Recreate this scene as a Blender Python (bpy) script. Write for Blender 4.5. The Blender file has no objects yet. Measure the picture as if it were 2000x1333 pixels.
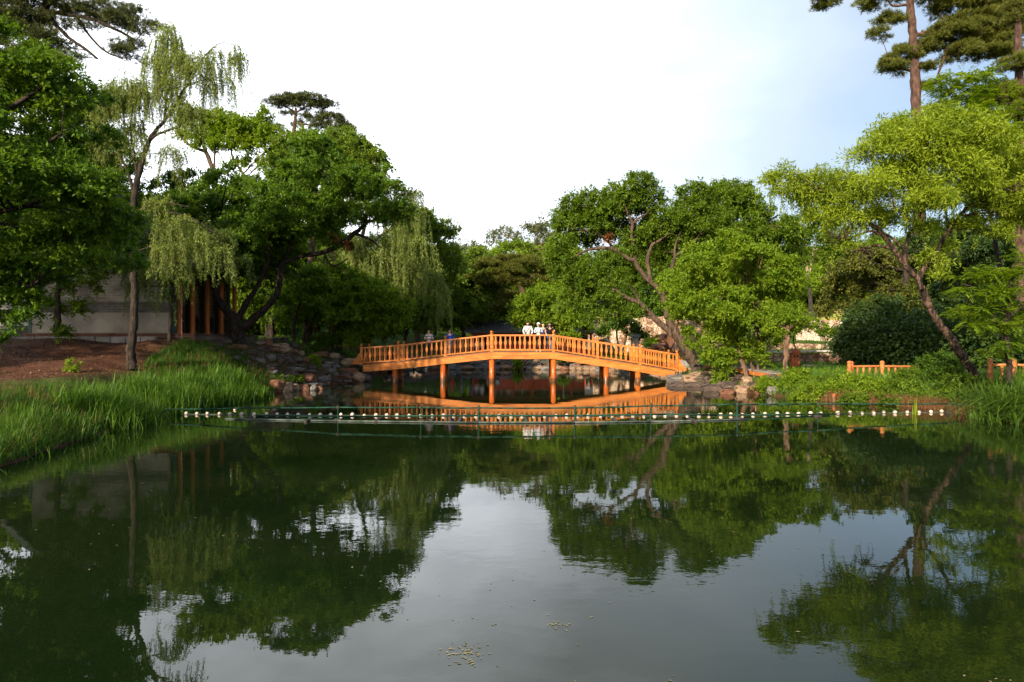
import bpy, bmesh, math, random
import numpy as np
from mathutils import Vector, Matrix
R = math.radians
rng = np.random.default_rng(7)
random.seed(7)
scene = bpy.context.scene
COL = scene.collection
F = 1333.0; CY = 666.5; CH = 2.25

# ------------------------------------------------------------ camera
cam_d = bpy.data.cameras.new('camera')
cam_d.sensor_width = 36.0; cam_d.lens = 36.0*F/2000.0
cam_d.clip_start = 0.1; cam_d.clip_end = 3000
cam = bpy.data.objects.new('camera', cam_d); COL.objects.link(cam)
cam.location = (0, 0, CH); cam.rotation_euler = (R(90), 0, 0)
scene.camera = cam

# ------------------------------------------------------------ light
SUN_EL, SUN_AZ = 25.0, 209.0       # azimuth clockwise from +Y: behind the camera, to the left
sd = Vector((math.sin(R(SUN_AZ))*math.cos(R(SUN_EL)), math.cos(R(SUN_AZ))*math.cos(R(SUN_EL)), math.sin(R(SUN_EL))))
sun_l = bpy.data.lights.new('sun', 'SUN'); sun_l.energy = 4.4; sun_l.angle = R(0.6); sun_l.color = (1.0, 0.86, 0.66)
sun_o = bpy.data.objects.new('sun', sun_l); COL.objects.link(sun_o)
sun_o.rotation_euler = sd.to_track_quat('Z', 'Y').to_euler(); sun_o.location = (0, -20, 40)

world = bpy.data.worlds.new('World'); scene.world = world; world.use_nodes = True
nt = world.node_tree; nt.nodes.clear()
def N(t, typ, **kw):
    n = t.nodes.new(typ)
    for k, v in kw.items(): setattr(n, k, v)
    return n
wo = N(nt, 'ShaderNodeOutputWorld'); bg = N(nt, 'ShaderNodeBackground'); bg.inputs['Strength'].default_value = 0.1
sky = N(nt, 'ShaderNodeTexSky', sky_type='NISHITA'); sky.sun_disc = False
sky.sun_elevation = R(SUN_EL); sky.sun_rotation = R(SUN_AZ); sky.air_density = 1.0; sky.dust_density = 1.5
tc = N(nt, 'ShaderNodeTexCoord')
# thin bright veil of cloud, thickest ahead and to the left
dotn = N(nt, 'ShaderNodeVectorMath', operation='DOT_PRODUCT'); dotn.inputs[1].default_value = Vector((-0.42, 0.82, 0.38)).normalized()
nt.links.new(tc.outputs['Generated'], dotn.inputs[0])
mp = N(nt, 'ShaderNodeMapping'); mp.inputs['Scale'].default_value = (1.4, 1.4, 3.6)
nt.links.new(tc.outputs['Generated'], mp.inputs['Vector'])
no = N(nt, 'ShaderNodeTexNoise'); no.inputs['Scale'].default_value = 1.6; no.inputs['Detail'].default_value = 5; no.inputs['Roughness'].default_value = 0.55
nt.links.new(mp.outputs[0], no.inputs['Vector'])
m1 = N(nt, 'ShaderNodeMapRange'); m1.inputs[1].default_value = 0.30; m1.inputs[2].default_value = 1.08; m1.inputs[3].default_value = 0.0; m1.inputs[4].default_value = 1.0; m1.interpolation_type = 'SMOOTHSTEP'
nt.links.new(dotn.outputs['Value'], m1.inputs[0])
m2 = N(nt, 'ShaderNodeMapRange'); m2.inputs[1].default_value = 0.3; m2.inputs[2].default_value = 0.7; m2.inputs[3].default_value = -0.13; m2.inputs[4].default_value = 0.13
nt.links.new(no.outputs['Fac'], m2.inputs[0])
ad = N(nt, 'ShaderNodeMath', operation='ADD', use_clamp=True)
nt.links.new(m1.outputs[0], ad.inputs[0]); nt.links.new(m2.outputs[0], ad.inputs[1])
cr = N(nt, 'ShaderNodeValToRGB')
e = cr.color_ramp.elements
e[0].position = 0.0; e[0].color = (0.17, 0.215, 0.28, 1)
e[1].position = 1.0; e[1].color = (0.92, 0.96, 1.02, 1)
x_ = cr.color_ramp.elements.new(0.55); x_.color = (0.275, 0.325, 0.39, 1); x2_ = cr.color_ramp.elements.new(0.80); x2_.color = (0.40, 0.43, 0.465, 1)
nt.links.new(ad.outputs[0], cr.inputs[0])
veil = N(nt, 'ShaderNodeVectorMath', operation='SCALE'); veil.inputs['Scale'].default_value = 14.5
nt.links.new(cr.outputs[0], veil.inputs[0])
fac = N(nt, 'ShaderNodeMapRange'); fac.inputs[1].default_value = 0.0; fac.inputs[2].default_value = 0.5; fac.inputs[3].default_value = 0.12; fac.inputs[4].default_value = 0.95
nt.links.new(ad.outputs[0], fac.inputs[0])
mx = N(nt, 'ShaderNodeMix', data_type='RGBA')
nt.links.new(fac.outputs[0], mx.inputs[0]); nt.links.new(sky.outputs[0], mx.inputs[6]); nt.links.new(veil.outputs[0], mx.inputs[7])
nt.links.new(mx.outputs[2], bg.inputs['Color']); nt.links.new(bg.outputs[0], wo.inputs[0])

scene.view_settings.view_transform = 'Standard'; scene.view_settings.look = 'None'
scene.view_settings.exposure = 1.0; scene.view_settings.gamma = 1.0
scene.cycles.max_bounces = 6; scene.cycles.diffuse_bounces = 3; scene.cycles.glossy_bounces = 3
scene.cycles.transmission_bounces = 3; scene.cycles.transparent_max_bounces = 4
scene.cycles.caustics_reflective = False; scene.cycles.caustics_refractive = False

# ------------------------------------------------------------ helpers
def P(px, py, Y): return Vector(((px-1000)*Y/F, Y, CH-(py-CY)*Y/F))
def WX(px, Y): return (px-1000)*Y/F
def WZ(py, Y): return CH-(py-CY)*Y/F

def material(name, base=(0.5,0.5,0.5), rough=0.6, spec=0.4):
    m = bpy.data.materials.new(name); m.use_nodes = True
    b = m.node_tree.nodes['Principled BSDF']
    b.inputs['Base Color'].default_value = (*base, 1); b.inputs['Roughness'].default_value = rough
    b.inputs['Specular IOR Level'].default_value = spec
    return m, m.node_tree, b
def coords(t, scale=(1,1,1), kind='Object'):
    c = N(t, 'ShaderNodeTexCoord'); p = N(t, 'ShaderNodeMapping'); p.inputs['Scale'].default_value = scale
    t.links.new(c.outputs[kind], p.inputs['Vector']); return p.outputs[0]
def noise(t, vec, scale, detail=4, rough=0.55):
    n = N(t, 'ShaderNodeTexNoise'); n.inputs['Scale'].default_value = scale; n.inputs['Detail'].default_value = detail; n.inputs['Roughness'].default_value = rough
    if vec is not None: t.links.new(vec, n.inputs['Vector'])
    return n.outputs['Fac']
def ramp(t, fac_, stops):
    r = N(t, 'ShaderNodeValToRGB'); el = r.color_ramp.elements
    el[0].position = stops[0][0]; el[0].color = (*stops[0][1], 1)
    el[1].position = stops[-1][0]; el[1].color = (*stops[-1][1], 1)
    for p_, c_ in stops[1:-1]:
        q = el.new(p_); q.color = (*c_, 1)
    t.links.new(fac_, r.inputs[0]); return r.outputs[0]
def bump(t, b, h, strength=0.5, dist=0.02):
    n = N(t, 'ShaderNodeBump'); n.inputs['Strength'].default_value = strength; n.inputs['Distance'].default_value = dist
    t.links.new(h, n.inputs['Height']); t.links.new(n.outputs[0], b.inputs['Normal'])
def mixc(t, f, a, b):
    m = N(t, 'ShaderNodeMix', data_type='RGBA')
    if isinstance(f, float): m.inputs[0].default_value = f
    else: t.links.new(f, m.inputs[0])
    for i, v in ((6, a), (7, b)):
        if isinstance(v, tuple): m.inputs[i].default_value = (*v, 1)
        else: t.links.new(v, m.inputs[i])
    return m.outputs[2]
def noisy(name, c1, c2, scale=6, rough=0.7, bstr=0.4, bdist=0.01, stretch=(1,1,1), spec=0.3, lo=0.35, hi=0.68):
    m, t, b = material(name, c1, rough, spec)
    v = coords(t, stretch); f = noise(t, v, scale)
    t.links.new(ramp(t, f, [(lo, c1), (hi, c2)]), b.inputs['Base Color'])
    bump(t, b, noise(t, v, scale*2.3), bstr, bdist); return m

def leafmat(name, dark, light, gloss=0.35, trans=0.4):
    m = bpy.data.materials.new(name); m.use_nodes = True; t = m.node_tree; t.nodes.clear()
    out = N(t, 'ShaderNodeOutputMaterial'); b = N(t, 'ShaderNodeBsdfPrincipled'); b.inputs['Roughness'].default_value = 0.5
    b.inputs['Specular IOR Level'].default_value = gloss
    at = N(t, 'ShaderNodeAttribute', attribute_name='tint')
    c = mixc(t, at.outputs['Fac'], dark, light)
    t.links.new(c, b.inputs['Base Color'])
    tr = N(t, 'ShaderNodeBsdfTranslucent')
    tcol = mixc(t, at.outputs['Fac'], tuple(min(1, v*k) for v, k in zip(dark, (1.5, 1.35, .5))), tuple(min(1, v*k) for v, k in zip(light, (1.4, 1.3, .45))))
    t.links.new(tcol, tr.inputs['Color'])
    ms = N(t, 'ShaderNodeMixShader'); ms.inputs[0].default_value = trans
    t.links.new(b.outputs[0], ms.inputs[1]); t.links.new(tr.outputs[0], ms.inputs[2]); t.links.new(ms.outputs[0], out.inputs[0])
    return m

def tag(o, label=None, cat=None, group=None, kind=None):
    if label: o['label'] = label
    if cat: o['category'] = cat
    if group: o['group'] = group
    if kind: o['kind'] = kind
    return o
def empty(name, loc, rz=0.0):
    o = bpy.data.objects.new(name, None); COL.objects.link(o); o.location = loc; o.rotation_euler = (0, 0, rz)
    o.empty_display_size = 0.3; return o
def link(name, me, parent=None, loc=None):
    o = bpy.data.objects.new(name, me); COL.objects.link(o)
    if parent is not None: o.parent = parent
    if loc is not None: o.location = loc
    return o

def np_mesh(name, verts, quads, mat, tint=None, smooth=False):
    me = bpy.data.meshes.new(name)
    verts = np.asarray(verts, dtype=np.float32); quads = np.asarray(quads, dtype=np.int32)
    me.vertices.add(len(verts)); me.vertices.foreach_set('co', verts.ravel())
    me.loops.add(quads.size); me.loops.foreach_set('vertex_index', quads.ravel())
    k = quads.shape[1]
    me.polygons.add(len(quads)); me.polygons.foreach_set('loop_start', np.arange(0, quads.size, k, dtype=np.int32))
    if smooth: me.polygons.foreach_set('use_smooth', np.ones(len(quads), dtype=bool))
    me.update(calc_edges=True)
    if tint is not None:
        a = me.attributes.new('tint', 'FLOAT', 'FACE'); a.data.foreach_set('value', np.asarray(tint, dtype=np.float32))
    if mat: me.materials.append(mat)
    return me

class Tubes:
    def __init__(s): s.v = []; s.q = []; s.n = 0
    def add(s, pts, rad, sides=8, wob=0.0, cap=False):
        pts = np.asarray(pts, dtype=float); rad = np.asarray(rad, dtype=float); n = len(pts)
        d = np.gradient(pts, axis=0); d /= (np.linalg.norm(d, axis=1, keepdims=True)+1e-9)
        ref = np.array([0.31, 0.95, 0.05]) if abs(d[0][1]) < 0.8 else np.array([1.0, 0.1, 0.2])
        a = np.cross(d, ref); a /= (np.linalg.norm(a, axis=1, keepdims=True)+1e-9); b = np.cross(d, a)
        th = np.linspace(0, 2*np.pi, sides, endpoint=False)
        rr = rad[:, None]*(1+wob*rng.normal(size=(n, sides)))
        V = pts[:, None, :]+rr[:, :, None]*(a[:, None, :]*np.cos(th)[None, :, None]+b[:, None, :]*np.sin(th)[None, :, None])
        i, j = np.meshgrid(np.arange(n-1), np.arange(sides), indexing='ij'); j2 = (j+1) % sides
        q = np.stack([i*sides+j, i*sides+j2, (i+1)*sides+j2, (i+1)*sides+j], axis=-1).reshape(-1, 4)+s.n
        s.v.append(V.reshape(-1, 3)); s.q.append(q); s.n += n*sides
    def mesh(s, name, mat): return np_mesh(name, np.concatenate(s.v), np.concatenate(s.q), mat, smooth=True)

def smooth_line(pts, k=5, jit=0.0):
    """Catmull-Rom through [x,y,z,r] rows."""
    pts = np.asarray(pts, dtype=float)
    if len(pts) < 3:
        t = np.linspace(0, 1, k+1)[:, None]; out = pts[0]*(1-t)+pts[-1]*t
    else:
        p = np.vstack([2*pts[0]-pts[1], pts, 2*pts[-1]-pts[-2]]); out = []
        for i in range(1, len(p)-2):
            for t in np.linspace(0, 1, k, endpoint=False):
                out.append(0.5*((2*p[i])+(-p[i-1]+p[i+1])*t+(2*p[i-1]-5*p[i]+4*p[i+1]-p[i+2])*t*t+(-p[i-1]+3*p[i]-3*p[i+1]+p[i+2])*t**3))
        out.append(p[-2]); out = np.array(out)
    if jit: out[1:, :3] += rng.normal(size=(len(out)-1, 3))*out[1:, 3:4]*jit
    out[:, 3] = np.maximum(out[:, 3], 0.004)
    return out

def unit(n): 
    v = rng.normal(size=(n, 3)); return v/(np.linalg.norm(v, axis=1, keepdims=True)+1e-9)
def nrm(v): return v/(np.linalg.norm(v, axis=-1, keepdims=True)+1e-9)

def leaf_quads(c, d, nrml, L, W):
    """rhombic leaves: base at c, pointing d, facing nrml, a little creased"""
    d = nrm(d); s = nrm(np.cross(d, nrml)); up = np.cross(s, d)
    L = L[:, None]; W = W[:, None]
    v = np.stack([c, c+d*L*0.45+s*W*0.5+up*W*0.12, c+d*L, c+d*L*0.45-s*W*0.5+up*W*0.12], axis=1)
    q = np.arange(len(c)*4, dtype=np.int32).reshape(-1, 4)
    return v.reshape(-1, 3), q

def in_ball(n, p=0.5):
    return unit(n)*(rng.random((n, 1))**p)

# sub-clump centres of a lobe: on the outer part of an ellipsoid, more above than below
def lobe_clumps(c, r, n, low=-0.55):
    u = unit(n*3); u = u[u[:, 2] > low][:n]
    rad = 0.38+0.72*rng.random((len(u), 1))**0.7; st = rng.random((len(u), 1)) < 0.14; rad = np.where(st, rad*1.28, rad)
    return c+u*rad*r

def fol_leaf(cl, rc, per, L, asp=0.55, flat=0.6, upb=0.7, spread=0.5):
    n = len(cl)*per
    c = np.repeat(cl, per, axis=0); k = in_ball(n, 0.5)
    k[:, 2] *= flat
    sz = np.repeat(0.45+1.0*rng.random(len(cl)), per)[:, None]
    p = c+k*rc*sz
    p[:, 2] -= 0.25*rc*(k[:, 0]**2+k[:, 1]**2)
    d = nrm(k+unit(n)*0.9+np.array([0, 0, -0.15])); nn = nrm(np.array([0, 0, upb])+k*0.5+unit(n)*spread)
    v, q = leaf_quads(p, d, nn, L*(0.65+0.7*rng.random(n)), L*asp*(0.7+0.6*rng.random(n)))
    tint = np.clip(np.repeat(rng.random(len(cl))*0.6, per)+0.4*rng.random(n), 0, 1)
    return v, q, tint

def fol_spray(cl, c, rc, twigs, per, L, asp=0.5, flat=0.6):
    n = len(cl)*twigs; base = np.repeat(cl, twigs, axis=0); k = in_ball(n, 0.6); k[:, 2] *= flat
    out = nrm(base-c); dr = out*0.55+unit(n)*0.9+np.array([0, 0, 0.22]); dr[:, 2] *= flat+0.25; dr = nrm(dr)
    ln = rc*(0.45+1.15*rng.random((n, 1))**1.5); st = base+k*rc*0.6
    m = n*per; s = rng.random((m, 1)); d0 = np.repeat(dr, per, axis=0); l0 = np.repeat(ln, per, axis=0)
    p = np.repeat(st, per, axis=0)+d0*l0*s*1.25+np.array([0, 0, -0.3])*l0*s*s+unit(m)*l0*0.16
    d = nrm(d0*0.45+unit(m)*0.9+np.array([0, 0, -0.12])); nn = nrm(np.array([0, 0, 0.75])+unit(m)*0.62+d0*0.25)
    v, q = leaf_quads(p, d, nn, L*(0.6+0.8*rng.random(m)), L*asp*(0.7+0.6*rng.random(m)))
    t = np.clip(np.repeat(rng.random(len(cl))**1.3*0.55, twigs*per)+np.repeat(rng.random(n)*0.2, per)+0.3*rng.random(m), 0, 1)
    return v, q, t

def fol_willow(tops, length, L, W, step, sway=0.12, outc=None):
    V = []; Q = []; T = []; o = 0; lines = []
    for i, t0 in enumerate(tops):
        ln = length*(0.45+0.75*random.random()); n = max(4, int(ln/step))
        s = np.linspace(0, 1, n)[:, None]
        h = np.array([random.gauss(0, 1), random.gauss(0, 1), 0])*sway
        if outc is not None:
            o_ = (t0-outc)*np.array([1, 1, 0]); h = h*0.5+o_/(np.linalg.norm(o_)+0.01)*sway*1.3
        p = t0+h*ln*np.sqrt(s)*1.0+np.array([0, 0, -1.0])*ln*(s**1.25)+rng.normal(size=(n, 3))*0.012
        lines.append(np.hstack([p[::max(1, n//5)], np.full((len(p[::max(1, n//5)]), 1), 0.006)]))
        k = 3
        pp = np.repeat(p, k, axis=0); m = len(pp)
        d = nrm(unit(m)*0.75+np.array([0, 0, -0.9])); nn = nrm(unit(m)+np.array([0, -0.3, 0.4]))
        v, q = leaf_quads(pp+unit(m)*0.02, d, nn, L*(0.6+0.7*rng.random(m)), W*(0.7+0.6*rng.random(m)))
        V.append(v); Q.append(q+o); o += len(v); T.append(np.clip(0.35*random.random()+0.65*rng.random(m), 0, 1))
    return np.concatenate(V), np.concatenate(Q), np.concatenate(T), lines

def fol_pine(cl, rc, tufts, needles, L, W, flat=0.35):
    n = len(cl)*tufts
    c = np.repeat(cl, tufts, axis=0); k = in_ball(n, 0.5); k[:, 2] *= flat
    p = c+k*rc
    ax = nrm(k*np.array([1.2, 1.2, 0.5])+np.array([0, 0, 0.55])+unit(n)*0.35)
    m = n*needles; pp = np.repeat(p, needles, axis=0); axx = np.repeat(ax, needles, axis=0)
    d = nrm(axx*0.75+unit(m)*0.75); v, q = leaf_quads(pp, d, unit(m), L*(0.7+0.5*rng.random(m)), np.full(m, W))
    tint = np.clip(np.repeat(rng.random(n)*0.6, needles)+0.4*rng.random(m), 0, 1)
    return v, q, tint

def fol_frond(cl, rc, per, L, leaflets=7, flat=0.45):
    """compound leaves: a drooping stalk with pairs of leaflets"""
    n = len(cl)*per; c = np.repeat(cl, per, axis=0); k = in_ball(n, 0.6); k[:, 2] *= flat
    p = c+k*rc; dirn = nrm(k*np.array([1, 1, 0.2])+unit(n)*0.45+np.array([0, 0, 0.12])); nn = nrm(np.array([0, 0, 1.0])+unit(n)*0.35)
    side = nrm(np.cross(dirn, nn)); V = []; Q = []; T = []; o = 0; tt = np.clip(np.repeat(rng.random(len(cl))*0.6, per)+0.4*rng.random(n), 0, 1)
    for j in range(leaflets):
        s = (j+1)/leaflets; pos = p+dirn*L*s+np.array([0, 0, -1])*L*0.35*s*s
        for sg in (-1, 1):
            d = nrm(side*sg+dirn*0.5+np.array([0, 0, -0.2])+unit(n)*0.15)
            ll = L*0.42*(1-0.35*abs(s-0.5))*(0.8+0.4*rng.random(n))
            v, q = leaf_quads(pos, d, nn+unit(n)*0.2, ll, ll*0.42); V.append(v); Q.append(q+o); o += len(v); T.append(tt)
    return np.concatenate(V), np.concatenate(Q), np.concatenate(T)

# ------------------------------------------------------------ a tree
# limbs: lists of (px, py, radius_px [, dY]) traced at depth Y; lobes: (px, py, rx, ry [, dY])
def tree(name, label, cat, Y, limbs, lobes, leaf, bark, kind='leaf', dens=1.0, group=None, clump=13, lsize=1.0, hang=90, base=None,
         thin=0.0, crown='crown', flat=0.6, bare=None, tr=0.66, dead=None):
    clump *= 0.92; L = max(0.064, 0.0040*Y)*lsize; s = Y/F
    w = lambda p: np.array([(p[0]-1000)*(Y)/F, Y+(p[3] if len(p) > 3 else 0), CH-(p[1]-CY)*(Y)/F, p[2]*s*tr])
    lw = [np.array([w(p) for p in l]) for l in limbs]
    org = lw[0][0][:3].copy() if base is None else np.array(base, dtype=float)
    tb = Tubes(); pool = []
    for l in lw:
        sl = smooth_line(l, 6, 0.13); tb.add(sl[:, :3], sl[:, 3], 10 if sl[0, 3] > 0.08 else 6, 0.06)
        pool.append(sl)
    pool = np.concatenate(pool)
    V = []; Q = []; T = []; off = 0
    for lb in lobes:
        px, py, rx, ry = lb[:4]; dY = lb[4] if len(lb) > 4 else random.uniform(-0.5, 0.5)*rx*s*1.3
        c = np.array([(px-1000)*s, Y+dY, CH-(py-CY)*s]); r = np.array([rx*s, max(rx*s*0.9, 0.3), ry*s])
        # bough
        dd = np.linalg.norm(pool[:, :3]-c, axis=1)+np.maximum(0, pool[:, 2]-c[2])*1.5
        i = int(np.argmin(dd)); st = pool[i]; r0 = min(st[3]*0.6, 0.010+0.014*np.linalg.norm(st[:3]-c))
        mid = (st[:3]*0.5+c*0.5)+rng.normal(size=3)*0.12*dd[i]*0.5; mid[2] += 0.08*dd[i]
        b = smooth_line([[*st[:3], r0], [*mid, r0*0.75], [*c, r0*0.4]], 5, 0.2); tb.add(b[:, :3], b[:, 3], 5)
        area = math.pi*rx*ry/3.8; nc = max(5, int(area*3.8/(clump*clump*3.14)*(5.0 if kind != 'pine' else 6.0*min(1.2, dens))*(1-thin)))
        cl = lobe_clumps(c, r, nc)
        rc = clump*s
        for q_ in cl[::4]:
            j = random.randrange(1, len(b)); t0 = b[j]; mm = (t0[:3]+q_)/2+rng.normal(size=3)*0.05; 
            tw = smooth_line([[*t0[:3], max(0.008, b[j][3]*0.6)], [*mm, 0.5*max(0.008, b[j][3]*0.6)], [*q_, 0.004]], 3, 0.2); tb.add(tw[:, :3], tw[:, 3], 3)
        if kind == 'leaf':
            per = max(8, int(dens*6*(math.pi*clump*clump/3.8)/(5.2*lsize*lsize*(L/lsize/(0.0046*Y))**2)*0.62))
            v, q, t = fol_spray(cl, c, rc, 9, max(3, int(per/9)), L, 0.55, flat)
        elif kind == 'long':
            per = max(10, int(58*dens)); v, q, t = fol_leaf(cl, rc*1.15, per, L*1.75, 0.24, flat, 0.5, 0.8)
            tops = lobe_clumps(c, r, max(4, int(nc*0.55)), low=-0.3)
            v2, q2, t2, ln = fol_willow(tops, hang*s, L*1.2, L*0.30, max(0.05, L*0.5), 0.3, c)
            q = np.concatenate([q, q2+len(v)]); v = np.concatenate([v, v2]); t = np.concatenate([t, t2])
        elif kind == 'pine':
            v, q, t = fol_pine(cl, rc*1.15, max(6, int(16*dens)), 12, L*1.5, L*0.14)
        elif kind == 'frond':
            v, q, t = fol_frond(cl, rc*1.2, max(4, int(7*dens)), L*3.2)
        elif kind == 'willow':
            k = int(nc*2.6*dens); tops = lobe_clumps(c, r, k, low=-0.1)
            v, q, t, ln = fol_willow(tops, hang*s, L*1.1, L*0.20, max(0.045, L*0.38), 0.13, c)
            for a in ln: tb.add(a[:, :3], a[:, 3], 3)
            v2, q2, t2 = fol_leaf(cl, rc, max(6, int(34*dens)), L*1.05, 0.34, flat)
            q = np.concatenate([q, q2+len(v)]); v = np.concatenate([v, v2]); t = np.concatenate([t, t2])
        V.append(v); Q.append(q+off); off += len(v); T.append(t)
    if bare:
        for (px, py, rx, ry) in bare:
            c = np.array([(px-1000)*s, Y, CH-(py-CY)*s]); i = int(np.argmin(np.linalg.norm(pool[:, :3]-c, axis=1))); st = pool[i][:3]
            for _ in range(26):
                e_ = c+in_ball(1, 0.5)[0]*np.array([rx*s, rx*s*0.6, ry*s]); m_ = (st+e_)/2+rng.normal(size=3)*0.12
                tw = smooth_line([[*st, 0.02], [*m_, 0.012], [*e_, 0.005]], 4, 0.5); tb.add(tw[:, :3], tw[:, 3], 3)
    root = empty(name, org); tag(root, label, cat, group)
    tv = np.concatenate(tb.v)-org
    link('trunk', np_mesh('trunk', tv, np.concatenate(tb.q), bark, smooth=True), root)
    if dead:
        dv = []; dq = []; dt = []; do = 0
        for px, py, rr in dead:
            c = np.array([(px-1000)*s, Y-0.6, CH-(py-CY)*s]); cl = lobe_clumps(c, np.array([rr*s]*3), 8); v, q, t = fol_spray(cl, c, 5*s, 6, 7, L, 0.5, 0.7)
            dv.append(v); dq.append(q+do); do += len(v); dt.append(t)
        link('dead_leaves', np_mesh('dead_leaves', np.concatenate(dv)-org, np.concatenate(dq), L_['red'], np.concatenate(dt)), root)
    if V:
        link(crown, np_mesh('crown', np.concatenate(V)-org, np.concatenate(Q), leaf, np.concatenate(T)), root)
    return root

def copy_tree(root, loc, rz, sc, label, group=None):
    r = root.copy(); COL.objects.link(r); r.location = loc; r.rotation_euler = (0, 0, rz); r.scale = (sc, sc, sc)
    r['label'] = label
    if group: r['group'] = group
    for ch in list(root.children):
        c = ch.copy(); COL.objects.link(c); c.parent = r
    return r

# grass and reed blades: bases (n,3), heights, lean
def blades(name, base, h, w, mat, lean=0.5, droop=0.3, wind=(0.08, 0.0)):
    n = len(base); th = rng.random(n)*2*np.pi
    ld = np.stack([np.cos(th), np.sin(th), np.zeros(n)], 1)*lean*(0.2+1.3*rng.random((n, 1))**1.4)+np.array([wind[0], wind[1], 0])*0.5
    sd_ = np.stack([-np.sin(th+rng.normal(size=n)), np.cos(th), np.zeros(n)], 1); sd_ = nrm(sd_)
    h = h[:, None]; w = w[:, None]; lv = []
    for s, ww in ((0, 1.0), (0.35, 0.95), (0.7, 0.6), (1.0, 0.06)):
        c = base+np.array([0, 0, 1])*h*(s-droop*s**3*0.6*np.linalg.norm(ld, axis=1, keepdims=True))+ld*h*s**1.8
        lv.append(c-sd_*w*ww*0.5); lv.append(c+sd_*w*ww*0.5)
    V = np.stack(lv, 1).reshape(-1, 3); i0 = (np.arange(n)*8)[:, None]
    Q = np.concatenate([i0+np.array([[0, 1, 3, 2]])+2*k for k in range(3)], axis=1).reshape(-1, 4)
    t = np.repeat(rng.random(n), 3)
    return np_mesh(name, V, Q, mat, t)

# ------------------------------------------------------------ terrain
POND = [(-10,-14),(-9.2,2),(-8.9,8),(-8.9,11.6),(-9.5,14.2),(-9.9,16.3),(-10.1,17.5),(-10.9,19.5),(-11.2,22),(-10.6,25),(-9.8,27),(-10.3,29.5),(-10.0,31.5),(-9.6,34),(-8.6,36.5),
        (-8.0,38.2),(-8.4,42),(-9.6,48),(-8.2,54),(-4,54.5),(0,55),(5,54),(9,51.5),(10.6,49),(10.4,44),(9.6,40.5),(9.0,37.2),(10.2,35.2),(10.8,32.5),(10.6,29.6),(10.5,27.6),(11.7,26),
        (12.8,24.3),(14.1,22.2),(14.0,20.6),(13.6,18.9),(14.2,14),(14.8,6),(15,-14)]
CP = np.array([(-11.2,12,.45),(-13,16,.75),(-16,21,1.05),(-12.8,24,1.15),(-12.5,27,1.35),(-10.8,29,.75),(-16,25,1.6),(-18,28,2.35),(-14.5,28,2.3),(-15,29.5,2.42),(-17.5,29.6,2.45),(-20,29.8,2.45),(-13.6,29.5,2.2),(-17,27,2.2),(-12,30,1.35),(-13.2,31.5,2.2),(-13.4,34,2.35),(-13.2,37,2.3),(-12.3,33,1.85),(-11,37,1.3),(-9,40,.9),
 (-14,40,2.2),(-11,50,1.2),(-16,55,2.2),(-20,18,1.4),(-22,26,2.3),(-18,32,2.5),(-15,34,2.5),(-20,34,2.5),(-11.5,8,.6),(-16,5,1.2),(-12,-5,.8),(-5,60,.75),(5,60,.75),(0,57,.6),(0,70,1.4),(-8,72,3),
 (-15,75,4),(10,58,.8),(14,50,.7),(0,92,6),(20,92,7),(-30,90,7),(-40,60,4),(-35,30,2.8),(-60,80,6),(12,38,.75),(14,45,.7),(20,45,.8),(15,34,.8),(14,30,.75),(17,27,.9),(20,25,1.1),
 (17,21,.6),(22,30,1.1),(28,38,1.8),(16,55,1.2),(20,58,1.6),(30,60,2.0),(28,66,4.6),(27,70,5.2),(40,50,4),(35,25,2),(18,10,.8),(20,0,1),(60,60,6),(60,100,9),(0,130,10),(-60,130,10)], dtype=float)
def signed_dist(x, y):
    x = np.asarray(x, dtype=float); y = np.asarray(y, dtype=float)
    d = np.full(x.shape, 1e9); ins = np.zeros(x.shape, dtype=bool); n = len(POND)
    for i in range(n):
        ax, ay = POND[i]; bx, by = POND[(i+1) % n]
        ex, ey = bx-ax, by-ay; t = np.clip(((x-ax)*ex+(y-ay)*ey)/(ex*ex+ey*ey), 0, 1)
        d = np.minimum(d, np.hypot(x-ax-t*ex, y-ay-t*ey))
        c = ((ay > y) != (by > y)) & (x < (bx-ax)*(y-ay)/(by-ay+1e-12)+ax); ins ^= c
    return np.where(ins, -d, d)
def ground(x, y):
    x = np.asarray(x, dtype=float); y = np.asarray(y, dtype=float); d = signed_dist(x, y)
    num = np.zeros(x.shape); den = np.zeros(x.shape)
    for cx, cy, cz in CP:
        w = 1.0/((x-cx)**2+(y-cy)**2+0.6)**1.6; num += w*cz; den += w
    z = num/den
    z = z+0.06*np.sin(x*1.3+y*0.7)*np.cos(y*0.9-x*0.4)
    s = np.clip(d/2.2, 0, 1); s = s*s*(3-2*s)*0.85+0.15*np.clip(d/0.4, 0, 1)
    zo = 0.02+s*(z-0.02)
    t = np.clip(-d/1.8, 0, 1)
    return np.where(d > 0, zo, 0.02-1.3*t**0.8)
def gz(x, y): return float(ground(np.array([x]), np.array([y]))[0])
def scatter(n, poly_fn, x0, x1, y0, y1):
    x = rng.uniform(x0, x1, n); y = rng.uniform(y0, y1, n); k = poly_fn(x, y); x = x[k]; y = y[k]
    return np.stack([x, y, ground(x, y)], 1)
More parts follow.
